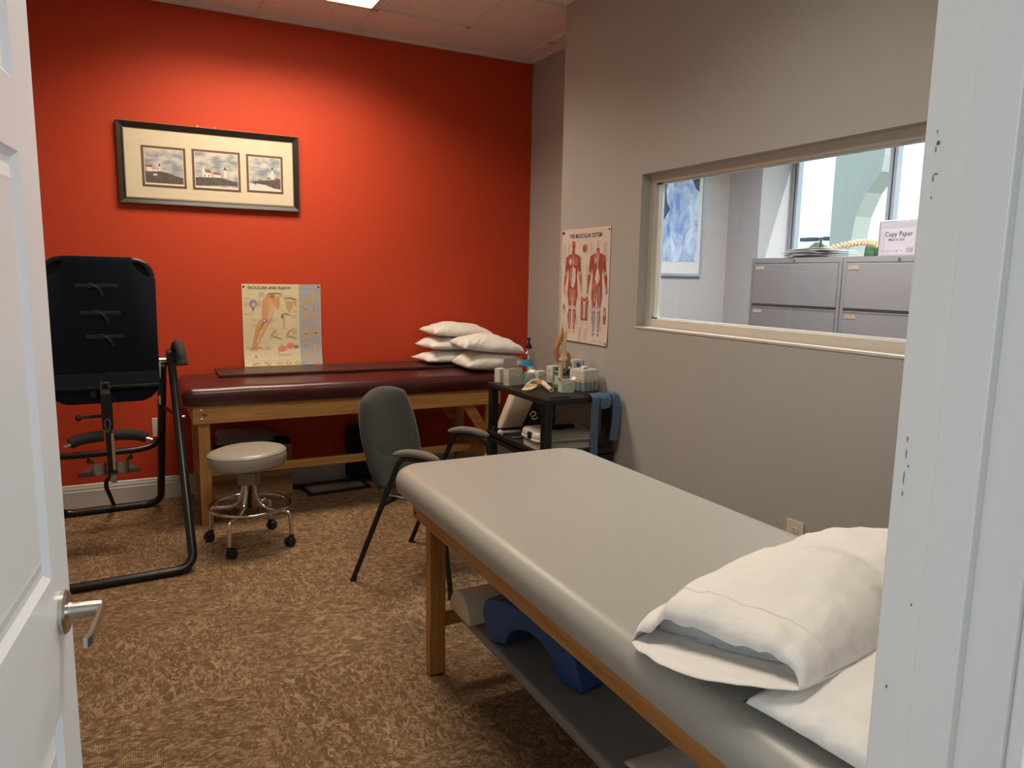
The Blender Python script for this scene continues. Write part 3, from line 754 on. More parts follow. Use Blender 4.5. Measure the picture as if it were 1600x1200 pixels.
def open_case_pillow(label, L, Wd, T, loc, rot, mouth=.13, seed=1., closed=True):
    """pillow in a case; the case's open, hemmed end is at local -x"""
    t = thing('pillow', label, 'pillow', loc, rot, 'pillows on the grey treatment table')
    n, m = 56, 64
    def tubeface(grow, xa, xb, lipx=0., wr=.011):
        bm = bmesh.new(); R = []
        for i in range(n+1):
            s = i/n; x = xa+(xb-xa)*s; q = (x+L/2)/L     # 0 mouth .. 1 closed end
            hw = Wd/2*(1-.05*math.sin(PI*min(1, max(0, q))))*(.84+.16*min(1, max(0, q)/.3)**.7)*(1 if q < .93 else max(.0, 1-((q-.93)/.07)**2*.06))
            up = T*(.62*(max(0, 1-max(0, 1-q*2.6)**2))**.5+.30) * (max(0, 1-max(0, (q-.62)/.385)**2.2))**.5
            if q < 0: up = T*.30
            up = max(up, T*.06)
            dn = .0
            ring = []
            for k in range(m):
                a = 2*PI*k/m; c, sn = math.cos(a), math.sin(a)
                y = hw*math.copysign(abs(c)**.85, c)
                z = (up*abs(sn)**.9 if sn > 0 else -dn*abs(sn))
                p = Vector((x*7, y*7, seed)); w = wr*(noise.noise(p)*1.5+abs(noise.noise(p*2.4))*1.2)*(1 if sn > 0 else .1)
                w += wr*1.4*max(0, .35-q)*noise.noise(Vector((y*24, x*3, seed)))*(4 if sn > 0 else 1)
                lx = lipx*(1-min(1, q/.2))*(sn if sn > 0 else .4*sn) if q < .2 else 0
                lx += (-.050*(1-abs(c)**1.5)*(1-min(1, q/.18)) if (sn < 0 and q < .18) else 0)
                ring.append(bm.verts.new((x+lx, y*(1+grow), z*(1+grow)+w*min(1, abs(sn)*3))))
            R.append(ring)
        for A, C in zip(R, R[1:]):
            for k in range(m): bm.faces.new((A[k], A[(k+1) % m], C[(k+1) % m], C[k]))
        return bm, R
    bm, R = tubeface(.0, -L/2, L/2, lipx=.025); bm.faces.new(R[-1])
    thicken(bm, .0018)
    case = obj('pillowcase', bm, cotton, t, smooth=True, angle=180)
    bm, R2 = tubeface(-.03, -L/2+.085, L/2-.03, wr=.002); bm.faces.new(R2[0][::-1]); bm.faces.new(R2[-1])
    for v in bm.verts: v.co.z = v.co.z*.80+.004; v.co.y *= .97
    obj('cushion_insert', bm, mat('ticking', (.62, .64, .66), .85), t, smooth=True, angle=60)
    # stitched hem band around the mouth and piping along the near side
    bm = bmesh.new()
    src = {}
    pts = []
    x = -L/2+.072
    i = int((x+L/2)/L*n)
    me = case.data
    ring = [me.vertices[i*m+k].co.copy() for k in range(1, m//2)]
    tube(bm, [p+Vector((0, 0, .0006)) for p in ring], .0009, 5)
    obj('hem_stitch', bm, cotton_seam, case, smooth=True)
    bm = bmesh.new(); tube(bm, [me.vertices[ii*m+(m-1)].co*1.0+Vector((0, -.0, .012)) for ii in range(2, n-3)] if False else [me.vertices[ii*m+m//2].co+Vector((0, -.0012, .004)) for ii in range(4, n-3)], .0012, 6)
    obj('piping', bm, cotton_seam, case, smooth=True)
    return t
ZT = .7495
pillow('white pillow lying underneath the open-ended pillow on the grey treatment table', .74, .33, .085, 5.2, (-1.528, -4.412, ZT+.021), (math.radians(0), math.radians(0), math.radians(4)), group='pillows on the grey treatment table', flat=.5, pinch=.03)
open_case_pillow('plump white pillow with its open hemmed case end showing, topmost on the grey treatment table', .80, .42, .130, (-1.500, -4.095, ZT+.034), (math.radians(-11), math.radians(0), math.radians(11)))
# white cloth on the lower shelf
bm = bmesh.new(); n = 34; g = {}
for i in range(n+1):
    for j in range(n+1):
        x = (i/n-.5)*.44; y = (j/n-.5)*.42; p = Vector((x*9, y*9, 2.2))
        edge = min(1, 5*min(i/n, 1-i/n, j/n, 1-j/n)); g[i, j] = bm.verts.new((x+.01*noise.noise(p), y+.012*noise.noise(p+Vector((5, 0, 0))), .003+.060*edge*(.6+.5*noise.noise(p*.7))+.010*abs(noise.noise(p*2.2))))
for i in range(n):
    for j in range(n): bm.faces.new((g[i, j], g[i+1, j], g[i+1, j+1], g[i, j+1]))
thicken(bm, .002)
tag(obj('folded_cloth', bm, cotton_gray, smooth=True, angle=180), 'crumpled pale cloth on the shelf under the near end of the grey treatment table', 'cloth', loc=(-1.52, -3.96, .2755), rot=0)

# ================================================================== MAROON TREATMENT TABLE
def red_table():
    X0, X1, Y0, Y1 = -2.490, -.575, -.70, -.075
    cx, cy = (X0+X1)/2, (Y0+Y1)/2
    t = thing('treatment_table', 'maroon vinyl treatment table with a pine frame against the red wall', 'treatment table', (cx, cy, 0))
    x0, x1, y0, y1 = X0-cx, X1-cx, Y0-cy, Y1-cy
    bm = cushion_bm(x0-.050, x1+.045, y0-.030, y1+.028, .705, .808, .06, .050)
    bmesh.ops.subdivide_edges(bm, edges=[e for e in bm.edges if e.calc_length() > .25 and abs(e.verts[0].co.y-e.verts[1].co.y) < .02], cuts=60)
    for v in bm.verts:
        if v.co.z > .72: v.co += Vector((0, noise.noise(v.co*5)*.004, noise.noise(v.co*4+Vector((3, 0, 0)))*.005))
    obj('cushion', bm, vinyl_red, t, smooth=True, angle=60)
    # worn edge of the cushion: the backing shows through in a cracked line
    bm = bmesh.new(); rs = random.Random(8)
    for k in range(34):
        x = rs.uniform(.02, .75); q = rs.uniform(.005, .02); prism(bm, [(0, 0), (q, .0006), (q, .0018+rs.random()*.001), (0, .0016)], (x, y0-.0232, .7185+rs.uniform(-.001, .0035)), (1, 0, 0), (0, 0, 1), -.001, .0018)
    o = obj('worn_edge', bm, mat('worn_backing', (.38, .26, .24), .8), t)
    r = obj('side_rail', B(x0, x1, y0, y0+.026, .598, .700, .003), pine, t)
    for x, z in ((x0+.045, .675), (x0+.045, .625), (x1-.165, .650)):
        obj('bolt', lathe(bmesh.new(), [(0, 0), (.0085, 0), (.008, .003), (.004, .0055), (0, .006)], 16, M=Matrix.Translation((x, y0, z)) @ Matrix.Rotation(PI/2, 4, 'X')), chrome, r, smooth=True)
    obj('knot', lathe(bmesh.new(), [(0, 0), (.011, 0), (.010, .0006), (0, .0007)], 16, M=Matrix.Translation((x0+.062, y0, .651)) @ Matrix.Rotation(PI/2, 4, 'X') @ Matrix.Diagonal((1.4, .8, 1, 1))), mat('knot_brown', (.26, .12, .035), .5), r)
    obj('pencil_mark', B(x0+.985, x0+1.02, y0-.0008, y0, .668, .675), ink, r) if False else None
    obj('side_rail', B(x0, x1, y1-.026, y1, .598, .700, .003), pine, t)
    for x in (x0+.0, x1-.024): obj('end_rail', B(x, x+.024, y0+.027, y1-.027, .598, .700, .003), pine_y, t)
    for x in (x0+.027, x1-.027-.062):
        for y in (y0+.027, y1-.027-.045): obj('leg', B(x, x+.062, y, y+.045, 0, .7, .003), pine_leg, t)
    for x in (x0+.045, x1-.045-.024): obj('end_stretcher', B(x, x+.024, y0+.072, y1-.072, .20, .29, .003), pine_y, t)
    ys = -.36-cy
    obj('stretcher', B(x0+.07, x1-.07, ys-.012, ys+.012, .237, .290, .003) if False else B(x0+.0695, x1-.0695, ys-.012, ys+.012, .207, .260, .003), pine, t)
    bm = bmesh.new(); bar(bm, (x1-.255, y0+.0400, .640), (x1-.10, y0+.0400, .40), .024, .070, up=(1, 0, .6), bevel=.002)
    obj('brace', bm, pine_dark, t)
    bm = bmesh.new(); bar(bm, (x1-.255, y1-.040, .640), (x1-.10, y1-.040, .40), .024, .070, up=(1, 0, .6), bevel=.002)
    obj('brace', bm, pine_dark, t)
red_table()
tag(obj('padded_board', B(-.81, .81, -.175, .175, 0, .015, .002), board_red), 'long dark maroon board lying on the maroon treatment table', 'board', loc=(-1.500, -.206, .8155), rot=(0, 0, -.012))
# heap of pillows on the right end of the maroon table
G5 = 'white pillows heaped on the maroon treatment table'
zp = .833
pillow('white pillow at the bottom of the heap, its left tip touching the maroon board', .60, .31, .090, 1.1, (-.690, -.218, zp+.028), (0, 0, .04), G5, wr=.008)
pillow('white pillow with a hanging hem at the front of the heap, nearest the pump bottle', .42, .32, .125, 2.3, (-.600, -.548, .8125+.041), (0, 0, -.03), G5, pinch=.02, flat=.6, wr=.006)
pillow('white pillow second from the bottom of the heap, left tip over the maroon board', .58, .31, .100, 3.7, (-.670, -.215, zp+.118), (0, math.radians(1), .05), G5, wr=.010)
pillow('crumpled white pillow on top of the heap at the front, drooping towards the pump bottle', .44, .34, .105, 4.4, (-.607, -.535, .962), (math.radians(3), math.radians(5), -.08), G5, wr=.014, flat=.35)
pillow('white pillow on top of the heap at the back against the red wall', .46, .30, .095, 6.8, (-.700, -.215, zp+.212), (math.radians(2), math.radians(2), .02), G5, wr=.010)

# ================================================================== SHOULDER POSTER / MUSCLE POSTER
skin = flat('print_skin', (.70, .36, .17)); skin_d = flat('print_skin_dark', (.42, .17, .07)); bonep = flat('print_bone', (.62, .43, .20)); bone_d = flat('print_bone_line', (.36, .22, .10))
mred = flat('print_muscle', (.36, .065, .04)); mred2 = flat('print_muscle_light', (.52, .15, .085)); tendon = flat('print_tendon', (.62, .56, .54)); tendon_d = flat('print_tendon_dark', (.30, .24, .25)); pink = flat('print_pink', (.78, .25, .20)); bluep = flat('print_slate', (.16, .17, .24))
def shoulder_poster():
    x0, wd, z1, ht = -2.122, .508, 1.372, .66
    t = thing('anatomy_poster', 'cream shoulder and elbow anatomy poster pinned to the red wall above the maroon table', 'poster', (x0, -.004, z1))
    def bend(v):   # v = 0 top .. -ht bottom; lower part bellies out over the table
        q = max(0, (-v-.38)/.28); return -.002-.085*q*q
    def f(u, v, e): return Vector((u, bend(v)-e, v))
    bm = bmesh.new(); N = 30; Rw = []
    for i in range(N+1):
        v = -ht*.818*i/N; Rw.append([bm.verts.new((u, bend(v)+.0, v)) for u in (0, wd)])
    for a, c in zip(Rw, Rw[1:]): bm.faces.new((a[0], a[1], c[1], c[0]))
    thicken(bm, .0005)
    for v in bm.verts: v.co.y += .0005*0
    obj('poster_sheet', bm, mat('poster_cream', (.80, .69, .46), .32, spec=.5), t, smooth=True)
    a = Art(lambda u, v, e: f(u, v, e+.0006))
    # grey-blue right panel, in slices so it follows the curl
    gp = flat('print_panel', (.44, .44, .48), .35); a.k += 1
    for i in range(26):
        v0, v1 = -ht*.818*i/26, -ht*.818*(i+1)/26; a.poly([(.363, v0-.0005), (.363, v1), (.505, v1), (.505, v0-.0005)], gp, step=False)
    a.text('SHOULDER AND ELBOW', .0265, .037, -.034, ink, bold=.0007, sx=.88)
    a.lines(.385, .48, -.030, 1, .005, ink_gray, .002)
    a.ell(.012, -.018, .006, .006, bluep); a.ell(.495, -.018, .006, .006, bluep)
    # big arm
    a.limb([(.215, -.075), (.185, -.085), (.165, -.12), (.155, -.20), (.150, -.235), (.125, -.265), (.108, -.30), (.085, -.37), (.066, -.42)], [.020, .036, .040, .035, .030, .034, .033, .022, .013], skin)
    a.limb([(.21, -.08), (.19, -.11), (.17, -.20), (.150, -.24), (.12, -.30), (.078, -.40)], [.012, .018, .015, .012, .012, .006], flat('print_skin_light', (.80, .50, .29)))
    a.poly([(.185, -.085), (.24, -.08), (.236, -.15), (.225, -.175), (.19, -.125)], skin); a.limb([(.17, -.065), (.215, -.060), (.25, -.065)], [.006, .005, .004], bone_d)
    a.limb([(.19, -.085), (.172, -.16), (.150, -.235)], [.006, .004, .007], bonep); a.limb([(.142, -.25), (.118, -.31), (.085, -.40)], [.006, .004, .004], bonep); a.limb([(.132, -.25), (.104, -.31), (.072, -.39)], [.006, .003, .004], bone_d)
    a.ell(.140, -.242, .018, .014, tendon_d); a.ell(.136, -.240, .010, .008, tendon); a.ell(.19, -.082, .016, .012, bone_d)
    for k in range(5): a.limb([(.062+.008*k-.01, -.418), (.050+.011*k-.008, -.440)], [.004, .003], skin)
    # small shoulder section
    a.ell(.068, -.130, .025, .027, flat('print_grayviolet', (.30, .25, .30))); a.ell(.072, -.135, .012, .015, tendon); a.poly([(.058, -.155), (.078, -.155), (.068, -.185)], mred2)
    # scapulae
    a.poly([(.272, -.105), (.33, -.115), (.32, -.155), (.300, -.192), (.282, -.17)], bonep); a.limb([(.265, -.095), (.31, -.092), (.345, -.105)], [.004, .006, .008], bone_d); a.ell(.335, -.112, .013, .010, bonep); a.limb([(.335, -.115), (.345, -.15)], [.009, .005], skin)
    a.limb([(.245, -.205), (.275, -.195), (.305, -.208)], [.004, .005, .003], bone_d); a.limb([(.252, -.21), (.262, -.25), (.26, -.30)], [.010, .005, .003], skin); a.ell(.252, -.215, .010, .010, skin_d)
    for cu in (.178, .278):
        a.limb([(cu, -.345), (cu+.015, -.315), (cu+.04, -.30)], [.008, .007, .002], skin); a.limb([(cu, -.345), (cu+.03, -.352), (cu+.065, -.365)], [.003, .004, .003], bone_d); a.ell(cu, -.35, .011, .011, bonep); a.ell(cu, -.35, .007, .006, tendon)
    a.ell(.245, -.430, .026, .020, pink); a.ell(.300, -.412, .026, .020, pink); a.ell(.270, -.425, .018, .012, bonep); a.ell(.30, -.405, .018, .006, mred); a.limb([(.222, -.43), (.222, -.46)], [.004, .003], pink); a.ell(.338, -.418, .018, .013, tendon_d)
    a.limb([(.08, -.43), (.105, -.42), (.13, -.432)], [.003, .005, .003], pink); a.ell(.075, -.478, .007, .010, pink)
    for cu in (.05, .125): a.ell(cu+.02, -.525, .024, .010, bonep, .15 if cu < .1 else -.5); a.limb([(cu, -.525), (cu+.05, -.52)], [.002, .003], pink)
    for cu in (.205, .262, .320): a.limb([(cu, -.525), (cu+.02, -.515), (cu+.045, -.525), (cu+.02, -.535), (cu, -.525)], [.002]*5, skin_d); a.ell(cu+.015, -.545, .007, .005, bonep)
    # right column bones
    a.limb([(.462, -.04), (.452, -.085)], [.012, .010], bonep); a.ell(.45, -.088, .016, .014, bonep); a.poly([(.398, -.112), (.43, -.095), (.47, -.103), (.47, -.118), (.405, -.135)], flat('print_olivebone', (.50, .42, .20))); a.limb([(.388, -.118), (.42, -.102)], [.006, .006], skin)
    for cu in (.405, .463): a.limb([(cu, -.155), (cu, -.175), (cu-.002, -.215), (cu-.003, -.245)], [.007, .010, .007, .012], skin); a.ell(cu, -.17, .006, .006, skin_d); a.limb([(cu-.002, -.18), (cu-.003, -.24)], [.003, .003], bonep)
    a.limb([(.408, -.29), (.408, -.32), (.408, -.35), (.412, -.39)], [.008, .018, .016, .006], bonep); a.ell(.408, -.335, .010, .008, skin_d); a.limb([(.415, -.335), (.418, -.395)], [.006, .005], skin)
    a.limb([(.470, -.29), (.470, -.32), (.470, -.345)], [.008, .018, .010], bonep); a.ell(.470, -.328, .009, .007, mred); a.ell(.468, -.348, .010, .006, bonep)
    a.limb([(.463, -.40), (.463, -.43), (.463, -.45)], [.008, .012, .020], bonep); a.ell(.463, -.443, .009, .005, mred)
    a.limb([(.395, -.448), (.415, -.475), (.430, -.488), (.475, -.475)], [.008, .010, .010, .005], bonep); a.poly([(.45, -.53), (.49, -.52), (.49, -.545), (.455, -.545)], pink); a.limb([(.44, -.515), (.46, -.535)], [.005, .006], bonep)
    rs = random.Random(1)
    for (u0, u1, v, n) in ((.01, .075, -.092, 2), (.012, .04, -.118, 8), (.092, .125, -.112, 8), (.012, .095, -.192, 3), (.105, .15, -.055, 7), (.24, .262, -.06, 6), (.268, .32, -.078, 2), (.352, .36, -.1, 6), (.325, .355, -.17, 4), (.31, .35, -.205, 5), (.055, .09, -.23, 3), (.055, .085, -.265, 4), (.17, .21, -.23, 6), (.165, .22, -.287, 3), (.20, .23, -.32, 5), (.31, .352, -.29, 11), (.02, .12, -.412, 4), (.135, .18, -.41, 6), (.215, .33, -.465, 3), (.02, .35, -.505, 1), (.02, .35, -.55, 1), (.23, .26, -.40, 3), (.38, .40, -.06, 5), (.38, .41, -.145, 2), (.45, .48, -.145, 2), (.38, .41, -.268, 3), (.44, .48, -.268, 3), (.385, .43, -.41, 3), (.37, .40, -.52, 4), (.44, .47, -.505, 1)):
        a.lines(u0, u1, v, n, .0045, ink_gray, .0010)
    a.build('printed_artwork', t)
    for u in (.012, .495): obj('eyelet', lathe(bmesh.new(), [(0, 0), (.0065, 0), (.006, .0018), (0, .002)], 14, M=Matrix.Translation((u, -.003, -.018)) @ Matrix.Rotation(PI/2, 4, 'X')), pin_black, t)
shoulder_poster()

def muscle_poster():
    y0, wd, z0, ht = -1.1812, .508, 1.0721, .660
    t = thing('anatomy_poster', 'white muscular system poster with two red figures on the grey wall beside the window', 'poster', (XN-.002, y0, z0))
    bm = bmesh.new(); N = 12; Rw = []
    for i in range(N+1):
        v = ht*i/N; off = -.0015-.006*max(0, 1-v/.10)**2
        Rw.append([bm.verts.new((off, -u, v)) for u in (0, wd)])
    for a, c in zip(Rw, Rw[1:]): bm.faces.new((a[0], a[1], c[1], c[0]))
    thicken(bm, .0005)
    obj('poster_sheet', bm, mat('poster_rose', (.72, .64, .57), .32), t, smooth=True)
    a = Art(lambda u, v, e: Vector((-.0015-.006*max(0, 1-v/.10)**2-.0006-e, -u, v)))
    a.text('THE MUSCULAR SYSTEM', .034, wd/2, .606, flat('print_navy', (.05, .04, .08)), bold=.0007, sx=.88, align='CENTER')
    def figure(cx, back):
        s = 1.0
        top = .585; A = mred; Bm = mred2
        for sg in (-1, 1):
            a.limb([(cx+sg*.028, .500), (cx+sg*.062, .485), (cx+sg*.070, .440), (cx+sg*.078, .395), (cx+sg*.088, .340)], [.016, .020, .015, .013, .008], A)
            a.limb([(cx+sg*.079, .398), (cx+sg*.085, .37), (cx+sg*.093, .325)], [.012, .014, .007], Bm if not back else A); a.ell(cx+sg*.078, .402, .008, .012, tendon)
            a.limb([(cx+sg*.093, .325), (cx+sg*.098, .300), (cx+sg*.096, .285)], [.009, .011, .005], skin if not back else tendon_d)
            a.limb([(cx+sg*.024, .335), (cx+sg*.030, .275), (cx+sg*.026, .215), (cx+sg*.024, .195)], [.027, .026, .016, .015], A)
            a.limb([(cx+sg*.028, .31), (cx+sg*.032, .25), (cx+sg*.027, .215)], [.010, .011, .006], Bm); a.limb([(cx+sg*.012, .31), (cx+sg*.018, .24)], [.003, .004], tendon)
            a.ell(cx+sg*.024, .198, .012, .014, tendon)
            a.limb([(cx+sg*.024, .190), (cx+sg*.028, .150), (cx+sg*.024, .095), (cx+sg*.024, .070)], [.014, .018, .011, .008], A if not back else tendon_d)
            a.limb([(cx+sg*.024, .175), (cx+sg*.024, .080)], [.004, .003], tendon)
            a.ell(cx+sg*.026, .055, .012, .010, skin if not back else tendon_d)
        a.poly([(cx-.062, .498), (cx-.02, .515), (cx+.02, .515), (cx+.062, .498), (cx+.056, .44), (cx+.044, .385), (cx+.052, .335), (cx, .305), (cx-.052, .335), (cx-.044, .385), (cx-.056, .44)], A)
        a.limb([(cx, .545), (cx, .505)], [.013, .018], A)
        a.ell(cx, .567, .0185, .024, A if not back else tendon)
        if not back:
            a.ell(cx, .575, .010, .010, mred2); a.ell(cx-.007, .570, .004, .002, tendon); a.ell(cx+.007, .570, .004, .002, tendon)
            a.ell(cx+.030, .470, .026, .026, mred2); a.ell(cx-.030, .470, .024, .024, tendon_d); a.ell(cx-.030, .47, .015, .018, tendon); a.limb([(cx, .51), (cx, .44)], [.003, .003], tendon)
            a.poly([(cx-.006, .44), (cx+.028, .43), (cx+.030, .36), (cx+.012, .315), (cx-.02, .325), (cx-.010, .39)], tendon); a.limb([(cx-.025, .43), (cx-.022, .35)], [.010, .010], mred2)
            for k in range(4): a.line((cx-.034, .425-.02*k), (cx-.014, .42-.02*k), .002, tendon)
        else:
            a.poly([(cx-.045, .495), (cx, .53), (cx+.02, .5), (cx, .44)], mred2); a.poly([(cx-.03, .49), (cx-.006, .485), (cx-.030, .45)], tendon)
            a.poly([(cx-.006, .43), (cx+.010, .43), (cx+.026, .375), (cx+.004, .335), (cx-.026, .37)], tendon); a.limb([(cx, .53), (cx, .42)], [.003, .003], tendon)
            a.ell(cx-.024, .325, .026, .030, mred2); a.limb([(cx+.024, .33), (cx+.024, .21)], [.012, .012], tendon_d); a.ell(cx, .565, .012, .018, flat('print_skullgray', (.50, .46, .50)))
    figure(.130, False); figure(.390, True)
    dk = flat('print_muscle_dark', (.17, .035, .03)); rs = random.Random(4)
    for cx in (.130, .390):
        for sg in (-1, 1):
            for (u, v0, v1, w) in ((.016, .325, .235, .0018), (.034, .325, .225, .0018), (.043, .31, .25, .0015), (.018, .175, .10, .0014), (.032, .18, .11, .0014), (.066, .475, .415, .0016), (.074, .44, .40, .0014), (.084, .38, .34, .0013), (.090, .375, .335, .0013)):
                a.line((cx+sg*u, v0), (cx+sg*(u+.004*(1 if u > .05 else -1)), v1), w, dk)
            for k in range(4): a.line((cx+sg*.012, .49-.012*k), (cx+sg*.052, .478-.012*k), .0011, dk)
            a.line((cx+sg*.050, .43), (cx+sg*.042, .37), .002, dk)
    a.ell(.252, .545, .026, .024, mred2); a.ell(.246, .540, .016, .015, mred); a.lines(.275, .305, .57, 8, .008, ink_gray, .001)
    # torso figure in the bottom middle
    a.limb([(.265, .285), (.265, .25), (.265, .13)], [.020, .040, .036], mred); a.ell(.265, .275, .026, .018, tendon); a.limb([(.265, .24), (.265, .14)], [.014, .010], tendon)
    for sg in (-1, 1): a.ell(.265+sg*.022, .245, .014, .010, mred2); a.limb([(.265+sg*.03, .22), (.265+sg*.028, .15)], [.006, .005], tendon_d); a.ell(.265+sg*.022, .118, .012, .012, tendon)
    for k in range(7): a.rect(.253, .277, .15+.012*k, .153+.012*k, tendon_d)
    a.limb([(.035, .215), (.035, .19), (.038, .16)], [.008, .014, .008], mred2); a.ell(.037, .175, .009, .015, tendon); a.limb([(.475, .21), (.475, .16), (.475, .12)], [.010, .014, .008], mred); a.ell(.475, .18, .006, .02, tendon)
    for (u0, u1, v, n) in ((.02, .055, .575, 18), (.065, .095, .575, 14), (.31, .35, .575, 10), (.44, .49, .57, 18), (.20, .23, .51, 12), (.035, .06, .46, 12), (.205, .24, .40, 10), (.275, .30, .45, 14), (.455, .485, .42, 8), (.04, .075, .30, 6), (.185, .215, .29, 6), (.33, .355, .22, 8), (.01, .055, .11, 16), (.065, .09, .11, 12), (.21, .255, .085, 14), (.27, .31, .085, 12), (.36, .49, .022, 2), (.43, .46, .11, 6), (.185, .205, .15, 8), (.075, .095, .16, 8)):
        a.lines(u0, u1, v, n, .0062, ink_gray, .0011)
    a.build('printed_artwork', t)
    for u, v in ((.010, .643), (.497, .642), (.008, .012), (.498, .012)):
        obj('pin', lathe(bmesh.new(), [(0, 0), (.005, 0), (.0045, .004), (.002, .006), (0, .006)], 12, M=Matrix.Translation((-.0025 if v > .1 else -.007, -u, v)) @ Matrix.Rotation(-PI/2, 4, 'Y')), pin_black if v > .1 else steel, t)
    obj('corner_clip', B(-.006, -.003, -.024, -.004, .634, .646, .001), pin_black, t)
muscle_poster()

